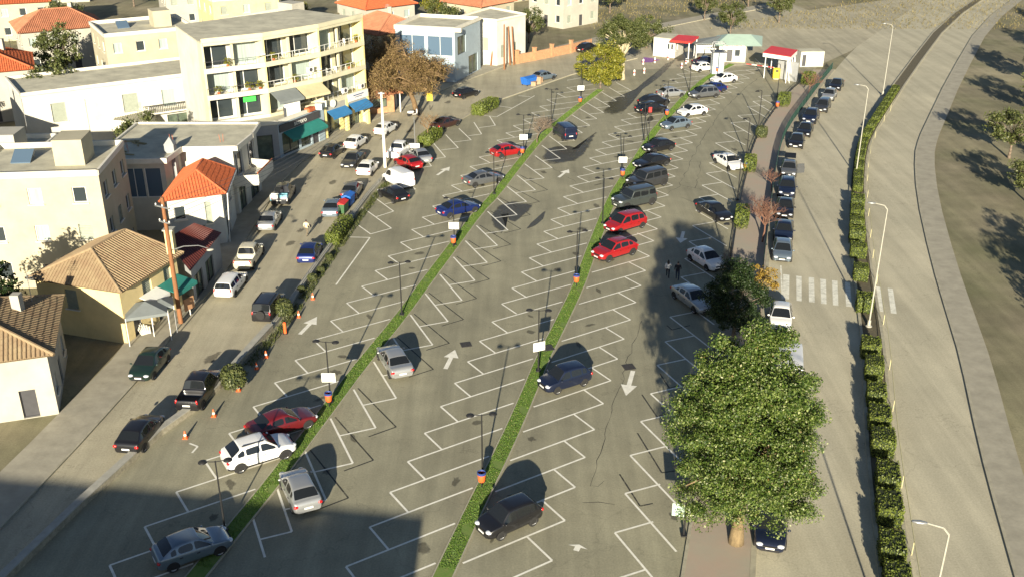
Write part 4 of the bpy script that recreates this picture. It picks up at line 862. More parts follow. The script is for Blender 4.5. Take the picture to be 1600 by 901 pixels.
# ------------------------------------------------------------------ people
def person(p, head, label, top, legs, hair, stride=.32, long_hair=False, carry=None, h=1.68):
    k = h/1.75; s = stride
    J = dict(pel=(0,0,.94), ch=(.01,0,1.22), nk=(.01,0,1.45), hd=(.03,0,1.60), ht=(.02,0,1.74),
        lh=(0,.10,.90), lk=(s*.5,.10,.50), la=(s*.85,.10,.09), lt=(s*.85+.16,.10,.05), rh=(0,-.10,.90), rk=(-s*.15,-.10,.48), ra=(-s*.95,-.10,.13), rt=(-s*.95+.15,-.10,.05),
        ls=(0,.19,1.40), le=(-.10,.25,1.13), lw=(.02,.25,.90), lf=(.05,.25,.80), rs=(0,-.19,1.40), re=(.06,-.25,1.13), rw=(.20,-.24,.95), rf=(.27,-.23,.88))
    rad = dict(pel=.15, ch=.16, nk=.06, hd=.095, ht=.06, lh=.10, lk=.065, la=.045, lt=.04, rh=.10, rk=.065, ra=.045, rt=.04, ls=.075, le=.05, lw=.035, lf=.035, rs=.075, re=.05, rw=.035, rf=.035)
    ed = [('pel','ch'),('ch','nk'),('nk','hd'),('hd','ht'),('pel','lh'),('lh','lk'),('lk','la'),('la','lt'),('pel','rh'),('rh','rk'),('rk','ra'),('ra','rt'),('ch','ls'),('ls','le'),('le','lw'),('lw','lf'),('ch','rs'),('rs','re'),('re','rw'),('rw','rf')]
    nm = list(J); me = bpy.data.meshes.new('figure'); me.from_pydata([tuple(c*k for c in J[n_]) for n_ in nm], [(nm.index(a), nm.index(b)) for a, b in ed], [])
    tmp = bpy.data.objects.new('figure_tmp', me); COL.objects.link(tmp); sk = tmp.modifiers.new('skin', 'SKIN'); ss = tmp.modifiers.new('sub', 'SUBSURF'); ss.levels = 1; ss.render_levels = 1
    for i, n_ in enumerate(nm): me.skin_vertices[0].data[i].radius = (rad[n_]*k, rad[n_]*k)
    me.skin_vertices[0].data[0].use_root = True
    dg = bpy.context.evaluated_depsgraph_get(); dg.update(); out = bpy.data.meshes.new_from_object(tmp.evaluated_get(dg)); bpy.data.objects.remove(tmp)
    out.materials.clear()
    for m_ in (legs, top, M['skin'], hair, M['arch']): out.materials.append(m_)
    for f in out.polygons:
        c = f.center/k; mi = 0
        if c.z > 1.5: mi = 3 if (c.z > 1.66 or c.x < .0) else 2
        elif c.z > 1.44 and abs(c.y) < .1: mi = 2
        elif c.z > .9 and not (abs(c.y) > .2 and c.z < .93): mi = 1
        elif abs(c.y) > .19 and c.z < 1.0: mi = 2
        elif c.z < .1: mi = 4
        f.material_index = mi; f.use_smooth = True
    e = thing('person', p, label, 'person', rz=head); o = link('body', out, e); ORG[o.name] = Vector((0, 0, 0))
    if long_hair: MB().ellipsoid((-.07*k, 0, 1.5*k), (.07, .11, .2), 10, 6).build('hair', hair, e, True, local=True)
    if carry: MB().box((.26*k, -.2*k, 1.0*k), (.16, .3, .22), R(10)).build('carried_bag', carry, e, True, local=True)
    return e
M['skin'] = mat('skin', (.45, .27, .19), .6, 0); M['hairdark'] = mat('hair_dark', (.02, .014, .01), .6, 0); M['clothblack'] = mat('cloth_black', (.014, .014, .018), .9, .1, 6); M['clothwhite'] = mat('cloth_white', (.62, .62, .6), .9, .08, 6); M['clothcream'] = mat('cloth_cream', (.58, .52, .36), .9, .1, 6); M['clothnavy'] = mat('cloth_navy', (.02, .025, .045), .9, .1, 6); M['clothbrown'] = mat('cloth_brown', (.16, .13, .09), .9, .1, 6)
def GZ(u, v): p = G(u, v); p.z = .01; return p
person(GZ(480,369), R(70), 'person in a cream jacket walking up the street carrying a dark bag', M['clothcream'], M['clothbrown'], M['hairdark'], carry=M['clothblack'])
person(GZ(1043,434), R(80), 'person with long dark hair, pale top and black trousers walking in tree shade', M['clothwhite'], M['clothblack'], M['hairdark'], long_hair=True)
person(GZ(1058,438), R(78), 'person in a black coat and dark trousers walking in the tree shade', M['clothblack'], M['clothnavy'], M['hairdark'], stride=.2, h=1.78)
# parked scooter
p = G(646, 182); p.z = .02; e = thing('scooter', p, 'white scooter parked under the big brown tree', 'scooter', rz=R(20))
for x in (-.62, .62): mb = MB(); mb.tube((x, -.05, .24), (x, .05, .24), .24, n=14); mb.build('wheel', M['tyre'], e, local=True)
MB().ellipsoid((-.35, 0, .58), (.48, .17, .22), 10, 6).box((.1, 0, .3), (.5, .3, .06)).ellipsoid((.48, 0, .62), (.12, .2, .36), 10, 6).build('body', PAINT['white'], e, True, 40, local=True)
MB().ellipsoid((-.3, 0, .80), (.38, .14, .07), 10, 5).build('seat', M['arch'], e, True, local=True); MB().tube((.5, 0, .8), (.42, 0, 1.08), .03, n=6).tube((.42, -.32, 1.08), (.42, .32, 1.08), .02, n=6).build('handlebar', M['black'], e, local=True)
# ------------------------------------------------------------------ vegetation
def leaf_cloud(P, size, aspect=.62, up=.35, out_dir=None):
    """leaf blades (diamonds) at the points P"""
    n = len(P); d = RNG.normal(size=(n, 3)); 
    if out_dir is not None: d = d*.8 + out_dir*1.0
    d[:, 2] += up*0; d /= np.linalg.norm(d, axis=1)[:, None]
    e = np.cross(d, RNG.normal(size=(n, 3))); e /= np.linalg.norm(e, axis=1)[:, None]; f = np.cross(d, e)
    s = size*RNG.uniform(.5, 1.6, n)[:, None]
    V = np.stack([P-e*s*.5, P+f*s*aspect*.5+d*s*.06, P+e*s*.5, P-f*s*aspect*.5+d*s*.06], 1).reshape(-1, 3)
    return V, np.arange(4*n).reshape(-1, 4)
def crown_points(n, clumps, rc, c, rad, shell=.55, seed=1, egg=0.0):
    """clumped points in an uneven ellipsoid"""
    r = np.random.default_rng(seed); d = r.normal(size=(clumps, 3)); d /= np.linalg.norm(d, axis=1)[:, None]
    q = r.uniform(shell, 1.0, clumps)**.7; bumps = 1 + .10*np.sin(d[:, 0]*5+seed)+.08*np.sin(d[:, 2]*7+d[:, 1]*4)
    K = d*(q*bumps)[:, None]
    if egg: K[:, :2] *= (1-egg*K[:, 2:3])
    K = K*np.array(rad)
    K = K + np.array(c); w_ = r.uniform(.5, 1.5, clumps); w_ /= w_.sum(); idx = r.choice(clumps, n, p=w_)
    sz = r.uniform(.6, 1.35, clumps)*rc; g = r.normal(size=(n, 3)); g /= np.linalg.norm(g, axis=1)[:, None]; g *= (r.uniform(0, 1, n)**.45)[:, None]
    P = K[idx] + g*sz[idx][:, None]*np.array([1, 1, .75]); return P, K, g
def limbs(mb, base, h, K, r0, frac=.35, n=7, pick=26, rng=None):
    rng = rng or random.Random(3); top = Vector((base.x, base.y, base.z+h*frac)); cur = Vector(base); pts = [Vector(base)]; rad = [r0*1.25]
    for i in range(1, 6): pts.append(Vector((base.x+rng.uniform(-.1, .1)*h*.06, base.y+rng.uniform(-.1, .1)*h*.06, base.z+h*frac*i/5))); rad.append(r0*(1-.07*i))
    mb.path(pts, rad, n+3)
    for kx in rng.sample(range(len(K)), min(pick, len(K))):
        e = Vector(K[kx]); s = pts[-1].lerp(pts[3], rng.random()*.6); m_ = s.lerp(e, .45) + Vector((0, 0, (e-s).length*.12)); mb.path([s, m_, e], [r0*.42, r0*.24, r0*.06], n-2)
def leafy_tree(name, base, h, rad, cz, n, clumps, rc, size, leaf, bark, r0, label, cat='tree', group=None, shell=.5, seed=1, egg=0.0, frac=.35):
    e = thing(name, base, label, cat, group); c = (0, 0, cz)
    P, K, g = crown_points(n, clumps, rc, c, rad, shell, seed, egg); k_ = P[:, 2] > .25; P = P[k_]; g = g[k_]
    V, F = leaf_cloud(P, size, out_dir=g*.8+np.array([0, 0, .3])); me = fast_mesh('crown', V, F, leaf); o = link('crown', me, e)
    mb = MB(); limbs(mb, Vector((0, 0, 0)), h, K, r0, frac, rng=random.Random(seed)); o2 = link('trunk', mb.mesh('trunk', bark, smooth=True), e); return e
def bare_tree(name, base, h, label, bark, seed=1, spread=.55, levels=5, r0=.12, group=None, leaf=None, nleaf=0, droop=0.0, wide=1.0, cat='tree', size=.12):
    e = thing(name, base, label, cat, group); rng = random.Random(seed); mb = MB(); tw = MB(); tips = []
    def grow(p, d, L, r, lv):
        q = p; k = 3 if lv < levels-1 else 2
        for i in range(k):
            d2 = (d + Vector((rng.uniform(-1, 1)*.22, rng.uniform(-1, 1)*.22, rng.uniform(-.08, .12)-droop*(lv/levels)))).normalized(); nx = q + d2*L/k; (mb if lv < 2 else tw).tube(q, nx, r*(1-.25*i/k), r*(1-.25*(i+1)/k), 7 if lv < 2 else 4, False); q = nx; d = d2
            if lv >= levels-2: tips.append(q.copy())
            if 0 < lv < levels and i < k-1 and rng.random() < .6:
                a = Vector((rng.uniform(-1, 1), rng.uniform(-1, 1), rng.uniform(-.1, .5))).normalized(); grow(q, (d*.5+a*.8).normalized(), L*.6, r*.5, lv+1)
        if lv >= levels: return
        for i in range(rng.choice((2, 3, 3)) if lv else 5):
            a = Vector((rng.uniform(-1, 1)*wide, rng.uniform(-1, 1)*wide, rng.uniform(-.15, .6))).normalized()
            grow(q, (d*(1-spread)+a*spread*1.2).normalized(), L*rng.uniform(.6, .85), r*.62, lv+1)
    grow(Vector((0, 0, 0)), Vector((0, 0, 1)), h*.3, r0, 0)
    link('trunk', mb.mesh('trunk', bark, smooth=True), e); link('twigs', tw.mesh('twigs', bark), e)
    if leaf and tips:
        T = np.array([tuple(t) for t in tips]); P = T[RNG.integers(0, len(T), nleaf)] + RNG.normal(0, .22, (nleaf, 3)); P = P[P[:, 2] > .2]; V, F = leaf_cloud(P, size); link('crown', fast_mesh('crown', V, F, leaf), e)
    return e
def hedge_mesh(sx, sy, sz, n, leaf, size=.10, rnd=.0, seed=1):
    r = np.random.default_rng(seed); P = r.uniform(-1, 1, (n, 3)); ax = r.integers(0, 5, n)
    sgn = np.where(ax % 2 == 0, 1.0, -1.0); a = np.where(ax < 2, 0, np.where(ax < 4, 1, 2)); P[np.arange(n), a] = np.where(a == 2, 1.0, sgn)
    if rnd: L = np.linalg.norm(P, axis=1)[:, None]; P = P*(1-rnd) + P/L*rnd*1.15
    P = P*np.array([sx/2, sy/2, sz/2])*r.normal(1.0, .035, (n, 1)); P[:, 2] += sz/2
    nn_ = P-np.array([0, 0, sz/2]); nn_ = nn_/np.array([sx, sy, sz]); nn_ = np.sign(nn_)*np.abs(nn_)**3; nn_ /= np.linalg.norm(nn_, axis=1)[:, None]+1e-9
    V, F = leaf_cloud(P, size, out_dir=nn_*1.6); foliage = fast_mesh('foliage', V, F, leaf)
    mb = MB(); k = .93
    if rnd: mb.ellipsoid((0, 0, sz/2), (sx/2*k*1.04, sy/2*k*1.04, sz/2*k*1.04), 12, 8)
    else: mb.box((0, 0, sz/2), (sx*k, sy*k, sz*k))
    return foliage, mb.mesh('branches', M['core'])
def hedge(hm, p, rz, label, cat='hedge', group=None, sc=(1, 1, 1), name='clipped_hedge'):
    e = thing(name, p, label, cat, group, rz); e.scale = sc; link('foliage', hm[0], e); link('branches', hm[1], e); return e
# the big tree by the road
leafy_tree('broadleaf_tree', V3(12.2, 45.0, .11), 14.0, (3.7, 3.65, 6.0), 6.95, 185000, 600, .66, .108, M['leaf_big'], M['bark'], .36, 'big round tree with silvery green leaves between the lot and the road', shell=.3, seed=5, egg=.2, frac=.36)
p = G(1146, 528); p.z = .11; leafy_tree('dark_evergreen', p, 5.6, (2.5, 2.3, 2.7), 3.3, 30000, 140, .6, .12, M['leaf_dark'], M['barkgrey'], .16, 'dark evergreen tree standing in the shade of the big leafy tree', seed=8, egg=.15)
p = G(1184, 462); p.z = .11; leafy_tree('autumn_shrub', p, 2.6, (1.5, 1.2, 1.1), 1.5, 3200, 50, .35, .12, M['leaf_autumn'], M['barkgrey'], .06, 'yellow and orange autumn shrub beside the crossing', 'shrub', seed=11, frac=.2)
p = G(1133, 425); p.z = .11; bare_tree('leafless_shrub', p, 2.6, 'grey leafless shrub beside the pale hatchback', M['barkgrey'], 21, .6, 4, .05, cat='shrub')
p = G(1191, 380); p.z = .11; bare_tree('bare_red_tree', p, 5.2, 'bare reddish tree on the pavement beside the long black sedan', M['twigred'], 5, .5, 5, .09)
p = G(1262, 150); p.z = .11; bare_tree('bare_red_tree', p, 4.2, 'bare reddish sapling near the curved end of the fence', M['twigred'], 15, .5, 4, .06)
p = G(1205, 300); p.z = .11; bare_tree('bare_sapling', p, 3.2, 'thin bare sapling beside the fence in line with the navy crossover', M['twigred'], 16, .45, 4, .05)
p = G(839, 224); p.z = .1; bare_tree('bare_small_tree', p, 4.4, 'small leafless tree on the divider behind the red hatchback', M['barkgrey'], 9, .5, 5, .08)
p = G(650, 176); p.z = .05; bare_tree('brown_willow', p, 14.0, 'big brown nearly leafless tree between the apartments and the glass office', M['twig'], 4, .62, 6, .36, leaf=M['leaf_brown'], nleaf=34000, droop=.26, wide=1.6, size=.16)
p = G(600, 150); p.z = .05; bare_tree('brown_willow', p, 11.5, 'brown leafless tree against the end wall of the cream apartments', M['twig'], 14, .6, 5, .22, leaf=M['leaf_brown'], nleaf=6000, droop=.1, wide=1.2, size=.17)
p = G(668, 222); p.z = .3; bare_tree('leafless_bush', p, 4.2, 'spreading leafless bush growing out of the hedge by the maroon car', M['twig'], 6, .5, 4, .07, wide=1.3, cat='bush')
p = G(938, 139); p.z = .1; leafy_tree('yellow_green_tree', p, 6.4, (3.6, 2.9, 3.0), 3.5, 20000, 110, .8, .2, M['leaf_yellow'], M['barkgrey'], .15, 'yellow-green leafy tree at the end of the grass divider', seed=12)
p = G(972, 125); p.z = .05; leafy_tree('pollarded_tree', p, 8.5, (3.8, 3.2, 2.4), 7.0, 16000, 90, .85, .2, M['leaf_olive'], M['barkpale'], .42, 'olive green tree on a thick pale trunk behind the yellow-green tree', seed=13, frac=.55)
p = G(1010, 76); p.z = .05; leafy_tree('olive_bush_tree', p, 5.0, (4.0, 3.0, 2.4), 2.8, 7000, 70, .75, .22, M['leaf_olive'], M['barkgrey'], .18, 'dense olive green tree beside the white ticket kiosk', seed=14)
# median hedge blocks and strip
HB = [hedge_mesh(1.25, 1.9, 1.15, 1500, M['leaf_hedge'], .11, seed=s) for s in (1, 2, 3)]
hp = [(1389,795),(1386.6,748),(1379,692),(1373.6,655),(1369,617),(1365,577),(1360,545),(1350.5,474),(1344.6,426),(1341,391),(1339,368),(1338.5,350),(1339,333),(1340,317)]
for i, (u, v) in enumerate(hp):
    p = G(u, v, .6); p.z = .1; a = near_ang(MED, p); hedge(HB[i % 3], p, a-R(90), 'dense green hedge clipped into a block on the road median', group='clipped hedge blocks along the median', sc=(random.uniform(.9, 1.08), random.uniform(.85, 1.1), random.uniform(.9, 1.1)))
for p in (V3(19.6, 41.2, .1), V3(20.2, 43.8, .1)): hedge(HB[1], p, near_ang(MED, p)-R(90), 'dense green hedge clipped into a block on the road median', group='clipped hedge blocks along the median')
HS = hedge_mesh(.95, 3.0, .7, 1500, M['leaf_hedge'], .11, seed=9)
mid = offset([q for q in resample(MED, 2.6) if 104 < q.y < 150], -.85)
for i, p in enumerate(mid[:-1]): hedge(HS, V3(p.x, p.y, .1), near_ang(MED, p)-R(90), 'low grassy hedge length at the bend of the median', group='low hedge lengths on the median bend')
# hedges at the lot edge
HR = hedge_mesh(1.3, 2.6, 1.5, 1800, M['leaf_hedge'], .11, rnd=.35, seed=4); HO = hedge_mesh(1.4, 1.4, 1.5, 1500, M['leaf_olive'], .11, rnd=.6, seed=6)
for u, v, lab, sc in [(1172,258,'rounded clipped hedge at the nose of the white sedan',(1,.85,1.1)), (1159,342,'rounded clipped hedge at the nose of the long black sedan',(1,1.1,1.15)), (1190,208,'brownish rounded hedge beside the arm lamp',(.95,.8,.95)), (1225,158,'rounded clipped hedge below the yellow ticket machines',(1.15,1.0,1.1)), (1263,125,'rounded hedge at the foot of the red entrance canopy',(1.3,1.0,1.1))]:
    p = G(u, v, .7); p.z = .11; hedge(HR if 'brownish' not in lab else HO, p, near_ang(LOT_R, p)-R(90), lab, sc=sc)
HL = hedge_mesh(1.3, 5.2, 1.0, 2600, M['leaf_hedge'], .12, rnd=.15, seed=7)
for u, v, lab, sc in [(530,361,'long clipped hedge on the low wall near the blue hatchback',(1,1,1.1)), (672,215,'clipped hedge below the leafless bush',(1.25,.85,1.1)), (758,169,'oblong clipped hedge on the raised kerb',(1.3,1.0,1.35))]:
    p = G(u, v, .5); p.z = .1; hedge(HL, p, near_ang(WALL_L, p)-R(90), lab, sc=sc)
HB1 = hedge_mesh(1.5, 1.5, 1.5, 1500, M['leaf_olive'], .13, rnd=.9, seed=5)
for u, v, lab, sc in [(365,593,'round green shrub at the stone wall beside the black pickup',(1,1,1.1)), (443,482,'round yellow-green shrub beside the black off-road car',(.85,.85,.9))]:
    p = G(u, v, .7); p.z = .1; hedge(HB1, p, .3, lab, 'shrub', sc=sc, name='round_shrub')
for u, v, s in [(470,451,.34),(488,434,.42),(501,421,.36),(514,401,.38)]:
    p = G(u, v, .3); p.z = .02; hedge(HB1, p, random.random()*3, 'small ragged shrub growing against the low wall', 'shrub', 'ragged shrubs along the low wall', (s, s*1.2, s), 'ragged_shrub')
# ------------------------------------------------------------------ buildings
def facade(b, O, Q, z0, z1, ops, wm, dep=.16, name='wall'):
    """wall from O to Q (left to right seen from outside) with real openings; each opening gets its own window / door / shop part"""
    O = Vector((O[0], O[1], 0)); Q = Vector((Q[0], Q[1], 0)); dr = (Q-O); W = dr.length; dr.normalize(); nr = Vector((dr.y, -dr.x, 0))
    pt = lambda x, z, d=0.0: tuple(O + dr*x - nr*d + Vector((0, 0, z)))
    xs = sorted({0, W} | {x for o in ops for x in o[:2]}); zs = sorted({z0, z1} | {z for o in ops for z in o[2:4]}); mb = MB()
    for xa, xb in zip(xs, xs[1:]):
        for za, zb in zip(zs, zs[1:]):
            xm, zm = (xa+xb)/2, (za+zb)/2
            if any(o[0] < xm < o[1] and o[2] < zm < o[3] for o in ops): continue
            mb.quad(pt(xa, za), pt(xb, za), pt(xb, zb), pt(xa, zb))
    for x0, x1, za, zb, *_ in ops:
        mb.quad(pt(x0, za), pt(x0, za, dep), pt(x0, zb, dep), pt(x0, zb)); mb.quad(pt(x1, za, dep), pt(x1, za), pt(x1, zb), pt(x1, zb, dep))
        mb.quad(pt(x0, zb), pt(x0, zb, dep), pt(x1, zb, dep), pt(x1, zb)); mb.quad(pt(x0, za, dep), pt(x0, za), pt(x1, za), pt(x1, za, dep))
    if mb.f: mb.build(name, wm, b)
    rz = math.atan2(dr.y, dr.x)
    def bar(m_, x, z, sx, sz, d, th=.06): c = pt(x, z, d); m_.box(c, (sx, th, sz), rz)
    for x0, x1, za, zb, kind in ops:
        fr, pane, fw = {'win': ('frame', 'glass', .07), 'slide': ('frame', 'glass', .08), 'cur': ('frame', 'curtain', .07), 'shop': ('darkframe', 'shopglass', .07), 'door': ('darkframe', 'darkframe', .06), 'shut': ('shutter', 'shutter', .05), 'blue': ('frame', 'bluepane', .06), 'hole': ('darkframe', 'darkframe', .04)}[kind]
        m_ = MB(); w_, h_ = x1-x0, zb-za
        bar(m_, x0+fw/2, (za+zb)/2, fw, h_, dep-.02); bar(m_, x1-fw/2, (za+zb)/2, fw, h_, dep-.02); bar(m_, (x0+x1)/2, za+fw/2, w_-2*fw, fw, dep-.02); bar(m_, (x0+x1)/2, zb-fw/2, w_-2*fw, fw, dep-.02)
        if kind in ('slide', 'shop', 'blue') and w_ > 1.6: bar(m_, x0+w_*(.36 if kind == 'slide' else .5), (za+zb)/2, fw, h_-2*fw, dep-.025)
        if kind == 'shut':
            k = int((h_-.1)/.14)
            for i in range(k): bar(m_, (x0+x1)/2, za+.1+i*.14, w_-2*fw, .08, dep-.03, .03)
        wo = m_.build('door' if kind == 'door' else ('shop_window' if kind == 'shop' else 'window'), M[fr], b)
        MB().quad(pt(x0, za, dep+.02), pt(x1, za, dep+.02), pt(x1, zb, dep+.02), pt(x0, zb, dep+.02)).build('pane' if kind != 'door' else 'panel', M[pane], wo)
        if kind in ('win', 'cur', 'shut') and za > .5:
            s_ = MB(); bar(s_, (x0+x1)/2, za-.04, w_+.2, .08, -.04, .2); s_.build('sill', M['fascia'], wo)
    return dr, nr, rz
def block(b, poly, z0, z1, edges, wm, roof=None, parapet=.0, roofname='roof'):
    n = len(poly)
    for i in range(n): facade(b, poly[i], poly[(i+1) % n], z0, z1, edges.get(i, []), wm)
    if roof:
        MB().prism(poly, z1-.02, z1+.12).build(roofname, roof, b)
    if parapet:
        mb = MB(); pl = [V3(*p[:2]) for p in poly]; c = sum(pl, Vector((0, 0, 0)))/n
        for i in range(n):
            a, q = pl[i], pl[(i+1) % n]; d = (q-a); L = d.length; m_ = (a+q)/2; mb.box((m_.x, m_.y, z1+.12+parapet/2), (L+.2, .2, parapet), math.atan2(d.y, d.x))
        mb.build('parapet', M['fascia'], b)
def tile_slope(mb, P, step=.27, r=.085, th=.05):
    """P: planar polygon, P[0]->P[1] the eave; half-round tile runs from eave upward"""
    P = [Vector(p) for p in P]; s = (P[1]-P[0]).normalized(); nrm = s.cross(P[2]-P[0]).normalized()
    if nrm.z < 0: nrm = -nrm
    t = nrm.cross(s)
    if t.z < 0: t = -t
    pl = [((p-P[0]).dot(s), (p-P[0]).dot(t)) for p in P]; L0 = min(a for a, _ in pl); L1 = max(a for a, _ in pl)
    n = len(P); mb.add([p for p in P], [tuple(range(n))])
    x = L0+step*.5
    while x < L1:
        hit = []
        for (a, b), (c, d) in zip(pl, pl[1:]+pl[:1]):
            if (a-x)*(c-x) < 0: hit.append(b+(d-b)*(x-a)/(c-a))
        if len(hit) >= 2:
            lo, hi = min(hit), max(hit); k = max(1, int((hi-lo)/.42)); seg = (hi-lo)/k
            if hi-lo > .15:
                for i in range(k):
                    y0, y1 = lo+seg*i, lo+seg*(i+1); ra, rb = r*1.12, r*.9; vs = []
                    for y, rr in ((y0, ra), (y1, rb)):
                        for q in range(5):
                            an = math.pi*q/4; vs.append(P[0]+s*(x+rr*math.cos(an))+t*y+nrm*(.012+rr*math.sin(an)))
                    mb.add(vs, [(q, q+1, 6+q, 5+q) for q in range(4)])
        x += step
def hip_roof(b, C, ridge, tm, name='roof', capr=.11):
    """C: eave corners front-left, front-right, back-right, back-left; ridge: two points, front and back"""
    C = [Vector(c) for c in C]; a, q = Vector(ridge[0]), Vector(ridge[1]); mb = MB()
    tile_slope(mb, [C[0], C[1], a]); tile_slope(mb, [C[1], C[2], q, a]); tile_slope(mb, [C[2], C[3], q]); tile_slope(mb, [C[3], C[0], a, q])
    mb.add([c-Vector((0, 0, .06)) for c in C], [(3, 2, 1, 0)])
    o = mb.build(name, tm, b, True, 30); cp = MB()
    for p0, p1 in ((C[0], a), (C[1], a), (a, q), (C[2], q), (C[3], q)): cp.tube(p0+Vector((0, 0, .03)), p1+Vector((0, 0, .03)), capr, n=7)
    cp.build('ridge_cap', tm, o); return o
def awning(b, O, Q, z, drop, out, m, name='awning'):
    O, Q = V3(*O[:2]), V3(*Q[:2]); d = (Q-O).normalized(); n_ = Vector((d.y, -d.x, 0)); up = Vector((0, 0, z)); lo = Vector((0, 0, z-drop)); t = Vector((0, 0, -.05))
    A, B_, C_, D_ = O+up, Q+up, Q+n_*out+lo, O+n_*out+lo; mb = MB(); mb.add([A, B_, C_, D_, A+t, B_+t, C_+t, D_+t], [(3,2,1,0)[::-1], (7,6,5,4)[::-1], (0,1,5,4), (1,2,6,5), (2,3,7,6), (3,0,4,7)])
    val = Vector((0, 0, -.25)); mb.add([D_+t, C_+t, C_+t+val, D_+t+val], [(0, 1, 2, 3)]); return mb.build(name, m, b)
def text_mesh(txt, size, p, rz, m, parent, name='lettering'):
    cu = bpy.data.curves.new('t', 'FONT'); cu.body = txt; cu.size = size; cu.extrude = .01; cu.align_x = 'CENTER'; cu.align_y = 'CENTER'
    t = bpy.data.objects.new('t', cu); COL.objects.link(t); dg = bpy.context.evaluated_depsgraph_get(); dg.update(); me = bpy.data.meshes.new_from_object(t.evaluated_get(dg)); bpy.data.objects.remove(t)
    me.materials.clear(); me.materials.append(m); o = link(name, me, parent, Vector(p)-ORG[parent.name]); o.rotation_euler = (math.pi/2, 0, rz); return o
def lerp2(a, b, f): return (a[0]+(b[0]-a[0])*f, a[1]+(b[1]-a[1])*f)
# --- cream apartments with shops
A_, B_, C_, D_, E_, F_ = (-34.2, 113.8), (-28.3, 117.4), (-23.0, 123.0), (-18.7, 130.1), (-28, 136.5), (-40.5, 125)
ap = thing('apartment_building', (-27, 122, 0), 'cream and yellow apartment block with balconies over a row of shops', 'building')
ZF = [4.4, 7.4, 10.4, 13.4]
def inset(a, b, d):
    v = V3(b[0]-a[0], b[1]-a[1]).normalized(); n_ = Vector((v.y, -v.x, 0)); return ((a[0]-n_.x*d, a[1]-n_.y*d), (b[0]-n_.x*d, b[1]-n_.y*d))
for si, (a, b) in enumerate(((A_, B_), (B_, C_), (C_, D_))):
    (ia, ib) = inset(a, b, 1.5); W = math.hypot(ib[0]-ia[0], ib[1]-ia[1]); v = V3(b[0]-a[0], b[1]-a[1]).normalized(); n_ = Vector((v.y, -v.x, 0)); rz = math.atan2(v.y, v.x); wm = M['wallwhite'] if si == 0 else M['cream']
    for fi in range(3):
        z = ZF[fi]; kk = [['slide', 'slide'], ['cur', 'slide'], ['slide', 'cur']][(fi+si) % 3]
        facade(ap, ia, ib, z, z+3.0, [(.35, W*.46, z+.12, z+2.45, kk[0]), (W*.54, W-.35, z+.12, z+2.45, kk[1])], wm)
        mb = MB(); mb.prism([a, b, ib, ia], z-.28, z); o = mb.build('balcony_slab', wm, ap)
        m_ = ((a[0]+b[0])/2, (a[1]+b[1])/2); MB().box((m_[0]+n_.x*.03, m_[1]+n_.y*.03, z-.02), (W+.1, .14, .56), rz).build('balcony_band', wm, ap)
        if not (fi == 0 and si < 2):
            rm = MB(); rm.box((m_[0], m_[1], z+.98), (W, .05, .05), rz); k = int(W/ .9)
            for q in range(k+1): p_ = lerp2(a, b, q/k); rm.box((p_[0], p_[1], z+.6), (.035, .035, .74), rz)
            rm.build('railing', M['frame'] if si else M['darkframe'], ap)
    for f, ym in ((0.0, 'cream'), (.5, 'cream'), (1.0, 'yellowcol')):
        p_ = lerp2(a, b, f); q_ = lerp2(ia, ib, f); c_ = lerp2(p_, q_, .5)
        MB().box((c_[0], c_[1], 8.9), (.26, 1.5 if f != .5 else .3, 9.2), rz).build('fin_wall', M[ym], ap)
    MB().prism([a, b, ib, ia], ZF[3]-.25, ZF[3]+.15).build('roof_slab', M['cream'], ap)
    MB().box(((a[0]+b[0])/2, (a[1]+b[1])/2, ZF[3]+.35), (W+.1, .2, .5), rz).build('roof_band', M['cream'], ap)
    # pots, chairs, air units on the balconies
ia, ib = inset(A_, B_, 1.5); ic, idd = inset(C_, D_, 1.5); _, ibc = inset(B_, C_, 1.5)
for i, (a, b) in enumerate(((D_, E_), (E_, F_), (F_, A_))): facade(ap, a, b, 0, ZF[3], [], M['wallwhite'] if i else M['cream'])
MB().prism([ia, ib, ibc, idd, D_, E_, F_], ZF[3]-.05, ZF[3]+.1).build('roof', M['flatroof'], ap)
A0, B0, C0 = (-35.2, 111.6), (-26.9, 114.6), (-22.95, 122.45)
W = math.hypot(B0[0]-A0[0], B0[1]-A0[1]); facade(ap, A0, B0, 0, 4.1, [(.4, W*.45, .1, 3.0, 'shop'), (W*.52, W-.7, .05, 3.0, 'shop')], M['greywall'])
W2 = math.hypot(C0[0]-B0[0], C0[1]-B0[1]); facade(ap, B0, C0, 0, 4.1, [(.6, W2*.42, .35, 2.9, 'shop'), (W2*.46, W2*.68, .35, 2.9, 'shop'), (W2*.72, W2*.86, .1, 2.9, 'door')], M['paleblue'])
MB().prism([A0, B0, C0, C_, B_, A_], 4.1, 4.3).build('terrace', M['flatroof'], ap)
mb = MB()
for a, b in ((A0, B0), (B0, C0)): mb.box(((a[0]+b[0])/2, (a[1]+b[1])/2, 4.38), (math.hypot(b[0]-a[0], b[1]-a[1])+.2, .25, .42), math.atan2(b[1]-a[1], b[0]-a[0]))
mb.build('terrace_band', M['fascia'], ap)
ci, di = inset(C_, D_, .9); W3 = math.hypot(di[0]-ci[0], di[1]-ci[1]); facade(ap, ci, di, 0, 4.15, [(.5, W3*.46, .1, 3.2, 'shop'), (W3*.56, W3*.94, .1, 3.2, 'shop')], M['yellowcol'])
for f in (0.0, .5, 1.0): p_ = lerp2(C_, D_, f); MB().box((p_[0], p_[1], 2.05), (.42, .42, 4.1), R(58)).build('column', M['yellowcol'], ap)
MB().box(((C_[0]+D_[0])/2, (C_[1]+D_[1])/2, 3.75), (8.2, .3, .75), R(58.8)).build('shop_fascia', M['concrete'], ap)
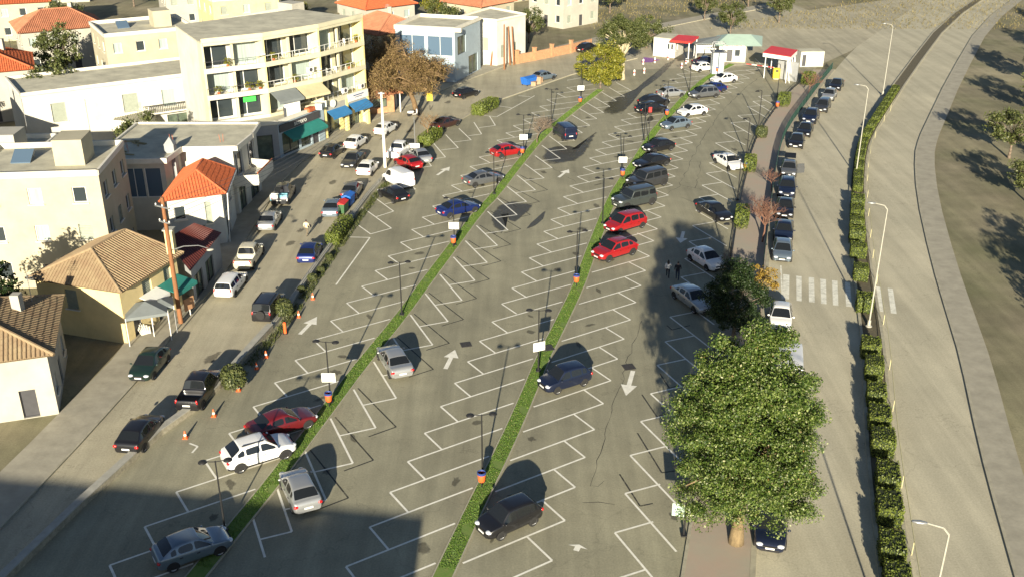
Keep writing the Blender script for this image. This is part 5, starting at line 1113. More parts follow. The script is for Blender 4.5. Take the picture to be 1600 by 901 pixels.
awning(ap, lerp2(C_, D_, .04), lerp2(C_, D_, .47), 3.5, .75, 1.15, M['blueawn']); awning(ap, lerp2(C_, D_, .54), lerp2(C_, D_, .97), 3.5, .75, 1.15, M['blueawn'])
awning(ap, lerp2(B0, C0, .1), lerp2(B0, C0, .88), 3.0, .7, 1.3, M['teal']); awning(ap, lerp2(B_, C_, .03), lerp2(B_, C_, .48), 7.2, .9, 1.9, M['greyawn']); awning(ap, lerp2(B_, C_, .5), lerp2(B_, C_, .97), 7.2, .9, 1.9, M['beigeawn'])
sb = lerp2(B0, C0, .45); v = V3(C0[0]-B0[0], C0[1]-B0[1]).normalized(); rz = math.atan2(v.y, v.x); nn = Vector((v.y, -v.x, 0))
fs_ = MB(); fs_.box((sb[0]+nn.x*.1, sb[1]+nn.y*.1, 3.55), (W2*.86, .14, .85), rz); fo = fs_.build('sign_fascia', M['darkframe'], ap); text_mesh('sosoro', .85, (sb[0]+nn.x*.19, sb[1]+nn.y*.19, 3.6), rz, M['sign'], ap, 'shop_lettering')
sb = lerp2(C_, D_, .76); v = V3(D_[0]-C_[0], D_[1]-C_[1]).normalized(); rz = math.atan2(v.y, v.x); nn = Vector((v.y, -v.x, 0)); MB().box((sb[0]+nn.x*.25, sb[1]+nn.y*.25, 4.15), (3.9, .12, .95), rz).build('shop_sign', M['sign'], ap)
MB().box((sb[0]+nn.x*.33, sb[1]+nn.y*.33, 4.3), (2.0, .02, .12), rz).box((sb[0]+nn.x*.33, sb[1]+nn.y*.33, 4.05), (1.4, .02, .08), rz).build('sign_print', M['navy'], ap)
sb = lerp2(C_, D_, .16); cdisk = MB(); cdisk.tube(Vector((sb[0]+nn.x*.3, sb[1]+nn.y*.3, 4.2)), Vector((sb[0]+nn.x*.42, sb[1]+nn.y*.42, 4.2)), .48, n=20); cdisk.build('round_sign', M['sign'], ap)
sb = lerp2(B_, C_, .92); MB().box((sb[0]+.5, sb[1]-.6, 4.6), (1.1, .1, .8), R(46)).build('small_sign', M['sign'], ap)
gb = lerp2(ia, ib, .74); v = V3(B_[0]-A_[0], B_[1]-A_[1]).normalized(); rz = math.atan2(v.y, v.x); nn = Vector((v.y, -v.x, 0)); MB().box((gb[0]+nn.x*.08, gb[1]+nn.y*.08, 6.4), (1.5, .05, .75), rz).build('window_poster', M['greenboard'], ap)
for (a, b, f, z) in ((A_, B_, .2, 7.4), (A_, B_, .9, 7.4), (B_, C_, .55, 7.4), (A_, B_, .72, 7.4), (A_, B_, .4, 10.4), (C_, D_, .9, 10.4), (C_, D_, .7, 7.4), (B_, C_, .2, 10.4)):
    p_ = lerp2(*[lerp2(a, b, f), lerp2(*inset(a, b, .5), f)], 1.0); e = thing('potted_plant', (p_[0], p_[1], z+.02), 'leafy potted plant on a balcony of the cream apartments', 'plant', 'balcony plants')
    MB().lathe((p_[0], p_[1], z+.02), [(.12, 0), (.2, .35), (.18, .35)], 10).build('pot', M['tile'], e); P, K, g = crown_points(260, 12, .25, (0, 0, .85), (.35, .35, .5), .3, 5); V, F = leaf_cloud(P, .14); link('foliage', fast_mesh('foliage', V, F, M['leaf_yellow']), e)
M['chairwhite'] = M['frame']
def chair(p, rz, label, group, z):
    e = thing('plastic_chair', (p[0], p[1], z), label, 'chair', group, rz); MB().box((0, 0, .43), (.45, .45, .04)).build('seat', M['frame'], e, local=True); MB().box((0, .22, .68), (.42, .04, .46)).build('backrest', M['frame'], e, local=True)
    for x in (-.19, .19):
        for y in (-.19, .19): MB().tube((x, y, 0), (x, y, .43), .018, n=5).build('leg', M['frame'], e, local=True)
for f, fl in ((.25, 7.4), (.4, 7.4), (.62, 10.4)): q_ = lerp2(*inset(C_, D_, .7), f); chair(q_, f*9, 'white plastic chair on a balcony of the yellow end bay', 'balcony chairs', fl+.02)
for k_, (f, z, sx, sy, sz, m_) in enumerate([(.3, 4.3, 2.2, .12, 1.7, 'frame'), (.62, 4.3, 1.2, .7, .45, 'tile'), (.8, 4.3, .8, .8, .7, 'frame'), (.15, 4.3, .9, .12, 1.1, 'darkframe')]):
    q_ = lerp2(B_, C_, f); MB().box((q_[0]+.9, q_[1]-.9, z+sz/2), (sx, sy, sz), R(46+20*k_)).build('terrace_screen' if k_ in (0, 3) else 'terrace_seat', M[m_], ap)
for a_, b_, f, z in ((B_, C_, .97, 8.7), (A_, B_, .98, 11.6)):
    q_ = lerp2(a_, b_, f); MB().lathe((q_[0], q_[1]-.25, z), [(.001, -.12), (.2, -.08), (.36, 0), (.38, .02)], 14).build('satellite_dish', M['frame'], ap, True)
for (a, b, f, z) in ((C_, D_, .86, 4.9), (C_, D_, .46, 5.0), (B_, C_, .78, 8.6)):
    p_ = lerp2(a, b, f); v = V3(b[0]-a[0], b[1]-a[1]).normalized(); nn = Vector((v.y, -v.x, 0)); rz = math.atan2(v.y, v.x)
    o = MB().box((p_[0]+nn.x*.22, p_[1]+nn.y*.22, z+.3), (.85, .32, .6), rz).build('air_conditioner', M['frame'], ap); MB().tube(Vector((p_[0]+nn.x*.39, p_[1]+nn.y*.39, z+.3)), Vector((p_[0]+nn.x*.4, p_[1]+nn.y*.4, z+.3)), .24, n=14).build('fan_grille', M['darkframe'], o)
# --- white house with balcony (left of the apartments)
wb = thing('white_building', (-46, 126, 0), 'white two-storey house with a dark railed balcony left of the cream apartments', 'building')
wl, wr = (-56.5, 116.2), (-37.9, 128.2); W = math.hypot(wr[0]-wl[0], wr[1]-wl[1]); v = V3(wr[0]-wl[0], wr[1]-wl[1]).normalized(); bk = Vector((-v.y, v.x, 0))*10
poly = [wl, wr, (wr[0]+bk.x, wr[1]+bk.y), (wl[0]+bk.x, wl[1]+bk.y)]
block(wb, poly, 0, 6.9, {0: [(3, 4.6, 3.5, 5.7, 'shut'), (W-11, W-9.2, 3.5, 5.7, 'shut'), (W-6.3, W-4.6, 3.5, 5.7, 'cur'), (W-6, W-3.4, .1, 2.5, 'shop'), (W-10, W-9, .1, 2.3, 'door')]}, M['wallwhite'], M['flatroof'], .35)
p0 = V3(*wl)+v*(W-9.0); p1 = V3(*wl)+v*(W-.9); n_ = Vector((v.y, -v.x, 0)); rz = math.atan2(v.y, v.x)
MB().prism([tuple((p0+n_*1.4).xy), tuple((p1+n_*1.4).xy), tuple(p1.xy), tuple(p0.xy)], 3.1, 3.3).build('balcony_slab', M['wallwhite'], wb); rm = MB(); m_ = (p0+p1)/2+n_*1.36; L = (p1-p0).length; rm.box((m_.x, m_.y, 4.2), (L, .09, .09), rz)
for k in range(int(L/.22)): q = p0+v*(k*.22)+n_*1.36; rm.box((q.x, q.y, 3.75), (.05, .05, .9), rz)
rm.build('railing', M['black'], wb)
sh = thing('lean_to_shed', G(215, 222), 'small white shed with a corrugated roof in front of the white house', 'shed')
a, b = G(184, 224), G(240, 226); c, d = b+Vector((-.6, 5.5, 0)), a+Vector((-.6, 5.5, 0)); block(sh, [tuple(p.xy) for p in (a, b, c, d)], 0, 2.9, {0: [(1.2, 2.0, .05, 2.1, 'door')]}, M['wallwhite'])
mb = MB(); st = 34
for i in range(st):
    f0, f1 = i/st, (i+1)/st; za = .06*(i % 2); zb = .06*((i+1) % 2); A2, B2 = a.lerp(b, f0), a.lerp(b, f1); A3, B3 = d.lerp(c, f0), d.lerp(c, f1)
    mb.quad((A2.x, A2.y-.3, 2.92+za), (B2.x, B2.y-.3, 2.92+zb), (B3.x, B3.y, 3.7+zb), (A3.x, A3.y, 3.7+za))
mb.build('corrugated_roof', M['corr'], sh)
# --- flat roofed house
fb = thing('flat_roof_house', (-31, 98, 0), 'white house with a worn grey flat roof behind the orange tiled roof', 'building')
FP = [(-38.6, 91.7), (-32.6, 92.1), (-32.2, 95.9), (-27.2, 96.2), (-26.6, 103.5), (-38.6, 103.5)]
block(fb, FP, 0, 6.9, {0: [(.3, 2.1, 3.3, 6.2, 'blue'), (2.2, 4.0, 3.3, 6.2, 'blue'), (4.1, 5.6, 3.3, 6.2, 'blue')], 3: [(.5, 2.6, 3.6, 6.0, 'slide'), (4.2, 6.3, 3.6, 6.0, 'slide'), (.6, 2.6, .1, 2.6, 'shop'), (4.0, 6.6, .1, 2.6, 'shop')]}, M['wallwhite'])
MB().prism([(-39, 91.2), (-32.2, 91.6), (-31.8, 95.3), (-26.6, 95.6), (-26.1, 100), (-26.3, 104.1), (-39, 104.1)], 6.9, 7.12).build('roof_slab', M['flatroof'], fb)
mb = MB(); rp = [V3(*q) for q in [(-39, 91.2), (-32.2, 91.6), (-31.8, 95.3), (-26.6, 95.6), (-26.1, 100), (-26.3, 104.1), (-39, 104.1)]]
for a, b in zip(rp, rp[1:]+rp[:1]): mb.box(((a.x+b.x)/2, (a.y+b.y)/2, 7.06), ((b-a).length+.18, .2, .5), math.atan2(b.y-a.y, b.x-a.x))
mb.build('roof_edge', M['fascia'], fb)
mb = MB()
for x, y in ((-33.5, 97.5), (-33.2, 97.3), (-28.6, 97.4), (-28.4, 97.6), (-36.5, 94), (-37.2, 95.5)): mb.tube((x, y, 7.1), (x+random.uniform(-.15, .15), y, 7.9), .02, n=4)
mb.build('reinforcement_bars', M['tile'], fb); mb = MB()
for i in range(9): x, y = random.uniform(-38, -36), random.uniform(93, 98); mb.box((x, y, 7.2), (random.uniform(.8, 2.2), .15, .08), random.uniform(0, 3))
mb.build('planks', M['timber'], fb)
BP = [(-27.2, 95.4), (-24.9, 95.9), (-24.5, 100.5), (-26.8, 101.2)]; MB().prism(BP, 3.2, 3.42).build('balcony_slab', M['wallwhite'], fb); mb = MB()
for a, b in ((BP[0], BP[1]), (BP[1], BP[2]), (BP[2], BP[3])): mb.box(((a[0]+b[0])/2, (a[1]+b[1])/2, 3.85), (math.hypot(b[0]-a[0], b[1]-a[1])+.1, .12, .9), math.atan2(b[1]-a[1], b[0]-a[0]))
mb.build('balcony_parapet', M['wallwhite'], fb); MB().box((-24.7, 98.2, 4.45), (4.7, .08, .12), R(85)).build('handrail', M['tile'], fb)
MB().box((-32.5, 94.2, 6.2), (.9, .9, 3.4)).build('chimney', M['greywall'], fb); MB().add([(-33.0, 93.7, 7.9), (-32.0, 93.7, 7.9), (-32.0, 94.7, 7.9), (-33.0, 94.7, 7.9), (-32.5, 94.2, 8.6)], [(0, 1, 4), (1, 2, 4), (2, 3, 4), (3, 0, 4)]).build('chimney_cap', M['greywall'], fb)
# --- orange tiled house
rh = thing('tiled_house', (-29, 91, 0), 'white house under a bright orange hipped tile roof', 'house'); RC = [(-31.4, 86.0), (-26.0, 88.3), (-26.9, 95.3), (-32.0, 95.2)]
ins = [(-30.9, 86.6), (-26.5, 88.5), (-27.2, 95.0), (-31.6, 94.9)]; block(rh, ins, 0, 4.95, {0: [(.5, 1.5, 2.9, 4.2, 'win'), (3.2, 3.75, 2.2, 4.3, 'shut'), (2.0, 3.0, .05, 2.1, 'door')], 1: [(1, 2.2, 2.9, 4.3, 'win'), (3.6, 4.8, 2.9, 4.3, 'win'), (1, 3, .1, 2.2, 'shop')]}, M['wallwhite'])
hip_roof(rh, [(x, y, 5.0) for x, y in RC], [(-28.9, 89.7, 6.75), (-29.2, 93.0, 6.75)], M['tile'])
mb = MB(); gp = [V3(x, y, 4.93) for x, y in RC]; mb.path([gp[1]+Vector((.1, 0, 0)), gp[2]+Vector((.1, 0, 0))], [.07, .07], 6); mb.tube(gp[1]+Vector((.1, 0, 0)), (gp[1].x-.3, gp[1].y+.4, .1), .05, n=6); mb.build('gutter', M['frame'], rh)
# --- maroon sheet roof annexe
mq = [G(258, 374, 4.3), G(297, 424, 3.1), G(346, 364, 3.1), G(303, 349, 4.3)]
an = thing('maroon_roof_annexe', mq[1], 'low building with a dark maroon sheet roof beside the yellow house', 'house'); 
mb = MB(); n_ = 22
for i in range(n_):
    f0, f1 = i/n_, (i+.86)/n_; mb.quad(mq[0].lerp(mq[3], f0), mq[1].lerp(mq[2], f0), mq[1].lerp(mq[2], f1), mq[0].lerp(mq[3], f1)); mb.quad(mq[0].lerp(mq[3], f1), mq[1].lerp(mq[2], f1), mq[1].lerp(mq[2], (i+.9)/n_)+Vector((0, 0, .05)), mq[0].lerp(mq[3], (i+.9)/n_)+Vector((0, 0, .05))); mb.quad(mq[0].lerp(mq[3], (i+.9)/n_)+Vector((0, 0, .05)), mq[1].lerp(mq[2], (i+.9)/n_)+Vector((0, 0, .05)), mq[1].lerp(mq[2], (i+1)/n_), mq[0].lerp(mq[3], (i+1)/n_))
mb.build('roof', M['maroon'], an)
ip = [Vector((p.x, p.y, 0)) for p in mq]; c = sum(ip, Vector((0, 0, 0)))/4; ip = [c+(p-c)*.9 for p in ip]
facade(an, ip[1], ip[2], 0, 3.0, [(.6, 2.6, .1, 2.2, 'shop'), (3.4, 5.4, .1, 2.2, 'shop')], M['greywall']); facade(an, ip[0], ip[1], 0, 3.05, [], M['greywall']); facade(an, ip[2], ip[3], 0, 3.05, [], M['greywall'])
# --- yellow house with old tiles
yh = thing('yellow_house', (-28, 72, 0), 'yellow rendered house with an old mossy tile roof beside the wooden pole', 'house')
v = V3(2.1, 6.6).normalized(); bk = Vector((-v.y, v.x, 0)); P0, Q0 = V3(-28.9, 68.4), V3(-26.75, 75.2); Y = [P0, Q0, Q0+bk*7.5, P0+bk*7.5]
block(yh, [tuple(p.xy) for p in Y], 0, 4.5, {0: [(2.6, 3.7, 2.3, 4.0, 'shut'), (5.3, 6.2, 2.3, 4.0, 'shut'), (1.0, 2.0, .1, 2.1, 'door'), (4, 6, .1, 2.1, 'shop')], 3: [(2.5, 3.6, 2.3, 3.9, 'shut')]}, M['yellowwall'])
e4 = [P0-v*.4-bk*.5, Q0+v*.4-bk*.5, Q0+v*.4+bk*8, P0-v*.4+bk*8]; e4 = [Vector((p.x, p.y, 4.5)) for p in e4]; mid0 = (e4[0]+e4[3])/2+v*2.6; mid1 = (e4[1]+e4[2])/2-v*1.2
hip_roof(yh, [e4[3], e4[0], e4[1], e4[2]], [Vector((mid0.x, mid0.y, 6.4)), Vector((mid1.x, mid1.y, 6.4))], M['tileold'])
p = G(264, 362, 7.0); MB().box((p.x, p.y, 6.2), (.6, .6, 1.9)).build('chimney', M['yellowwall'], yh); MB().box((p.x, p.y, 7.22), (.8, .8, .12)).build('chimney_cap', M['concrete'], yh)
def gazebo(cx, cy, sx, sy, z, rise, m, label, rz):
    e = thing('canopy_tent', (cx, cy, .12), label, 'canopy', rz=rz); a, b = sx/2, sy/2; mb = MB(); mb.add([(-a, -b, z), (a, -b, z), (a, b, z), (-a, b, z), (0, 0, z+rise), (-a, -b, z-.22), (a, -b, z-.22), (a, b, z-.22), (-a, b, z-.22)], [(0, 1, 4), (1, 2, 4), (2, 3, 4), (3, 0, 4), (0, 5, 6, 1), (1, 6, 7, 2), (2, 7, 8, 3), (3, 8, 5, 0)]); mb.build('canvas', m, e, local=True)
    for x in (-a, a):
        for y in (-b, b): MB().tube((x, y, 0), (x, y, z), .035, n=6).build('leg', M['frame'], e, local=True)
p = G(228, 482, 2.4); gazebo(p.x, p.y, 3.0, 2.6, 2.3, .6, M['greyawn'], 'grey pyramid canopy tent in front of the yellow house', R(20))
p = G(254, 473, 2.4); gazebo(p.x-.1, p.y, 1.7, 1.7, 2.3, .35, M['greyawn'], 'dark grey canopy tent next to the teal awning', R(20))
awning(yh, (-27.6, 72.5), (-26.8, 75.0), 2.9, .35, 1.8, M['teal']); awning(yh, (-28.3, 70.4), (-27.62, 72.4), 2.95, .3, 1.2, M['whitecloth'])
sl = thing('slatted_screen', G(214, 520), 'pale slatted timber screen below the grey canopy tent', 'screen')
for i in range(7):
    a = G(206+i*4.5, 500+i*1.5, .9); b = G(222+i*2.2, 523-i*.5+0, .3); MB().tube(a, b, .06, n=5).build('slat', M['fascia'], sl)
p = G(297, 495); p.z = .12; e = thing('shop_board', p, 'brown notice board on the pavement beside the wooden pole', 'board'); MB().box((p.x, p.y+.2, 1.1), (1.0, .08, 1.0), R(60)).build('panel', M['brick'], e); MB().tube((p.x, p.y+.2, .1), (p.x, p.y+.2, 1.2), .04, n=6).build('post', M['frame'], e)
# --- far side of the street
go = thing('glass_office', G(700, 128), 'pale blue glass fronted office behind the brown tree', 'building'); c0 = G(712, 130); c0.z = 0
pl = [c0+Vector((-9, 2.5, 0)), c0, c0+Vector((3.5, 9, 0)), c0+Vector((-6, 12, 0))]; block(go, [tuple(q.xy) for q in pl], 0, 7.6, {0: [(.6, 4.6, 3.9, 6.8, 'blue'), (5.0, 9.0, 3.9, 6.8, 'blue'), (5.6, 7.6, .1, 2.4, 'shop')], 1: [(1, 4, 3.9, 6.6, 'shop'), (5, 8.5, .2, 3.0, 'shop')]}, M['paleblue'], M['flatroof'], .5)
MB().box((c0.x-4, c0.y+.9, 7.9), (10.5, .5, .6), R(-15.5)).build('cornice', M['fascia'], go)
wh = thing('white_corner_house', (-3, 168, 0), 'white corner house with timber props against its wall', 'house'); pl = [(-8.6, 167), (-2.4, 164.1), (2.2, 169.6), (-3.6, 176)]
block(wh, pl, 0, 7.0, {0: [(1, 2, 1, 3.2, 'shut'), (4.4, 5.3, 2.4, 4.4, 'shut'), (2.6, 3.6, 4.6, 6.2, 'shut')], 1: [(1.0, 2.0, 1.2, 3.2, 'shut'), (4, 5, 1.2, 3.2, 'shut')]}, M['wallwhite'], M['flatroof'], .3)
for i, (u, v_, u2, v2) in enumerate([(767,104,777,72),(797,103,792,68),(803,103,798,68),(788,110,789,70)]):
    a = G(u, v_); a.z = .1; b = G(u2, v2, 4.6) if i < 3 else a+Vector((0, 0, 7)); b = a.lerp(Vector((a.x+(b.x-a.x)*.6, a.y+1.2, 6.0)), 1.0) if i < 3 else b
    tag(MB().tube(a, b, .14, .1, 8).build('timber_prop', M['wood']), 'dark timber pole against the white corner house', 'pole', 'timber poles at the corner house')
gw = [G(808, 100), G(835, 95), G(862, 89.5), G(892, 83), G(925, 74)]; e = thing('brick_garden_wall', gw[0], 'orange brick garden wall with pillars along the far street', 'wall')
for a, b in zip(gw, gw[1:]):
    m_ = (a+b)/2; d = b-a; MB().box((m_.x, m_.y, .75), (d.length-.5, .25, 1.5), math.atan2(d.y, d.x)).build('wall_panel', M['brick'], e); MB().box((a.x, a.y, 1.05), (.5, .5, 2.1), math.atan2(d.y, d.x)).box((a.x, a.y, 2.15), (.62, .62, .1), math.atan2(d.y, d.x)).build('pillar', M['brick'], e)
kp = G(598, 183); kr = thing('tile_roof_kiosk', kp, 'small kiosk with a red tile roof and white posts under the brown trees', 'kiosk'); kx, ky = kp.x, kp.y+1.5; cs = [(kx-2.6, ky-1.6), (kx+2.6, ky+.6), (kx+1.6, ky+3.6), (kx-3.6, ky+1.4)]
hip_roof(kr, [(x, y, 2.7) for x, y in cs], [(kx-1.0, ky+.6, 3.7), (kx-.2, ky+1.6, 3.7)], M['tilepink']); c = (kx-.5, ky+1.0)
for x, y in cs: MB().tube((c[0]+(x-c[0])*.86, c[1]+(y-c[1])*.86, .1), (c[0]+(x-c[0])*.86, c[1]+(y-c[1])*.86, 2.7), .09, n=8).build('post', M['frame'], kr)
bb = [(c[0]+(x-c[0])*.6, c[1]+(y-c[1])*.6) for x, y in cs]; block(kr, bb, .1, 2.6, {0: [(.4, 2.4, .9, 2.1, 'shop')]}, M['brick'])
p = G(672, 173); p.z = .1; e = thing('yellow_banner', p, 'tall narrow yellow sign beside the brown tree trunk', 'sign'); MB().tube(p, p+Vector((0, 0, .6)), .05, n=6).build('post', M['black'], e); MB().box((p.x, p.y, 2.0), (.75, .25, 1.3)).box((p.x+.12, p.y, 2.95), (.7, .25, .6)).build('panel', M['yellow'], e)
# --- car park entrance buildings
tk = thing('ticket_kiosk', G(1045, 90), 'white ticket kiosk with a red flat canopy', 'kiosk'); a, b, c = G(1020, 87.5), G(1054, 91.5), G(1067, 84); d = a+(c-b)
W = (b-a).length; block(tk, [tuple(q.xy) for q in (a, b, c, d)], 0, 3.0, {0: [(W*.62, W*.74, 1.3, 2.3, 'win'), (W*.78, W*.9, 1.3, 2.3, 'win')], 1: [(.3, 1.4, 1.2, 2.3, 'win')]}, M['wallwhite'], M['flatroof'])
MB().box((a.x+1.7, a.y-.25, 2.3), (1.4, .03, .9), R(-3)).build('poster', M['mint'], tk)
rc = [G(1047, 63, 3.3), G(1080, 66, 3.3), G(1092, 57, 3.5), G(1060, 54.5, 3.5)]; mb = MB(); mb.add([tuple(p) for p in rc]+[(p.x, p.y, p.z-.3) for p in rc], [(0, 1, 2, 3), (7, 6, 5, 4), (0, 4, 5, 1), (1, 5, 6, 2), (2, 6, 7, 3), (3, 7, 4, 0)]); mb.build('red_canopy', M['redmetal'], tk)
for q in (rc[1], rc[2]): MB().tube((q.x-.3, q.y, 0), (q.x-.3, q.y, 3.1), .09, n=8).build('canopy_post', M['frame'], tk)
mt = thing('cash_office', G(1145, 97), 'low white cash office under a pale mint green roof', 'building'); a, b = G(1122, 97), G(1164, 98); bk = Vector((2.0, 7.5, 0)); c, d = b+bk, a+bk; W = (b-a).length
block(mt, [tuple(q.xy) for q in (a, b, c, d)], 0, 2.7, {0: [(W*.3, W*.5, .1, 2.1, 'door'), (W*.58, W*.8, .9, 2.1, 'win')]}, M['wallwhite'])
mb = MB(); ea = [a+Vector((-1, -.8, 2.72)), b+Vector((2.4, -.6, 2.72)), c+Vector((2.4, .6, 2.72)), d+Vector((-1, .6, 2.72))]; r0, r1 = (ea[0]+ea[3])/2+Vector((2, 0, 1.1)), (ea[1]+ea[2])/2+Vector((-2, 0, 1.1)); mb.add([*ea, r0, r1], [(0, 1, 5, 4), (1, 2, 5), (2, 3, 4, 5), (3, 0, 4), (3, 2, 1, 0)]); mb.build('roof', M['mint'], mt)
fa = a.lerp(b, .5); sgn = MB().box((fa.x, fa.y-.95, 2.5), (3.4, .08, .62), R(-1)).build('sign_board', M['sign'], mt); text_mesh('ΤΑΜΕΙΟ', .72, (fa.x, fa.y-1.0, 2.5), R(-1), M['red'], mt, 'sign_lettering')
gbp = G(1121, 117); gb = thing('glass_booth', gbp, 'tall pale blue glass booth with steel frame beside the grass divider', 'booth'); x, y = gbp.x, gbp.y
for dx in (-.85, .85):
    for dy in (0, 1.4): MB().box((x+dx, y+dy, 2.4), (.1, .1, 4.8)).build('frame_post', M['steel'], gb)
for dx, dy, sx, sy in ((0, 0, 1.6, .05), (0, 1.4, 1.6, .05), (-.85, .7, .05, 1.3), (.85, .7, .05, 1.3)): MB().box((x+dx, y+dy, 1.75), (sx, sy, 3.3)).build('glass_panel', M['paleblue'], gb)
MB().box((x, y+.7, 3.45), (2.3, 1.9, .12)).build('roof', M['darkframe'], gb); MB().box((x, y, 4.75), (1.8, .1, .1)).box((x, y+1.4, 4.75), (1.8, .1, .1)).build('top_rail', M['steel'], gb); MB().box((x, y-.04, 1.75), (.14, .06, 3.3)).build('centre_post', M['darkframe'], gb)
sv = G(1106, 92); st = thing('waiting_shelter', sv, 'dark roofed waiting shelter behind the glass booth', 'shelter'); 
for dx in (-2, 2):
    for dy in (0, 2): MB().tube((sv.x+dx, sv.y+dy, 0), (sv.x+dx, sv.y+dy, 2.5), .06, n=6).build('post', M['frame'], st)
MB().add([(sv.x-2.4, sv.y-.5, 2.5), (sv.x+2.4, sv.y-.5, 2.7), (sv.x+2.4, sv.y+2.5, 3.3), (sv.x-2.4, sv.y+2.5, 2.6), (sv.x-2.4, sv.y-.5, 2.4), (sv.x+2.4, sv.y-.5, 2.6), (sv.x+2.4, sv.y+2.5, 3.2), (sv.x-2.4, sv.y+2.5, 2.5)], [(0, 1, 2, 3), (7, 6, 5, 4), (0, 4, 5, 1), (1, 5, 6, 2), (2, 6, 7, 3), (3, 7, 4, 0)]).build('roof', M['greyawn'], st); MB().box((sv.x, sv.y+2, 1.3), (3.8, .06, 1.6)).build('back_panel', M['whitecloth'], st)
cp_ = [G(1192, 82.2, 4.0), G(1235.4, 88.8, 4.0), G(1246.5, 78.4, 4.2), G(1205.4, 71.8, 4.2)]; ec = thing('entrance_canopy', Vector((cp_[1].x, cp_[1].y, 0)), 'red flat entrance canopy with white edge over the barrier lane', 'canopy')
mb = MB(); mb.add([tuple(p) for p in cp_]+[(p.x, p.y, p.z-.08) for p in cp_], [(0, 1, 2, 3), (7, 6, 5, 4), (0, 4, 5, 1), (1, 5, 6, 2), (2, 6, 7, 3), (3, 7, 4, 0)]); mb.build('roof', M['redmetal'], ec)
mb = MB(); cc_ = sum(cp_, Vector((0, 0, 0)))/4; lo_ = [cc_+(p-cc_)*.985-Vector((0, 0, .1)) for p in cp_]; mb.add([tuple(p) for p in lo_]+[(p.x, p.y, p.z-.55) for p in lo_], [(3, 2, 1, 0)[::-1], (7, 6, 5, 4), (0, 4, 5, 1), (1, 5, 6, 2), (2, 6, 7, 3), (3, 7, 4, 0)]); mb.build('edge_band', M['frame'], ec)
for f in (0, .33, .66, 1): q = cp_[1].lerp(cp_[2], f); MB().tube((q.x-.3, q.y+.1, 0), (q.x-.3, q.y+.1, 3.5), .07, n=6).tube((q.x+.25, q.y+.1, 0), (q.x-.3, q.y+.1, 3.3), .05, n=6).build('post', M['frame'], ec)
for f in (.1, .9): q = cp_[0].lerp(cp_[3], f); MB().tube((q.x+.4, q.y, 0), (q.x+.4, q.y, 3.5), .07, n=6).build('post', M['frame'], ec)
q = cp_[1].lerp(cp_[2], .5); MB().box((q.x-.7, q.y, 1.5), (.12, 3.6, 2.9), R(40)).build('screen_wall', M['greywall'], ec)
p = G(1268, 105); bw = thing('white_booth', p, 'plain white low booth behind the entrance canopy', 'booth'); block(bw, [(p.x-1.9, p.y), (p.x+1.9, p.y+.3), (p.x+1.7, p.y+2.8), (p.x-2.1, p.y+2.5)], 0, 2.3, {0: [(.3, .9, .1, 1.9, 'door')]}, M['wallwhite'], M['flatroof'])

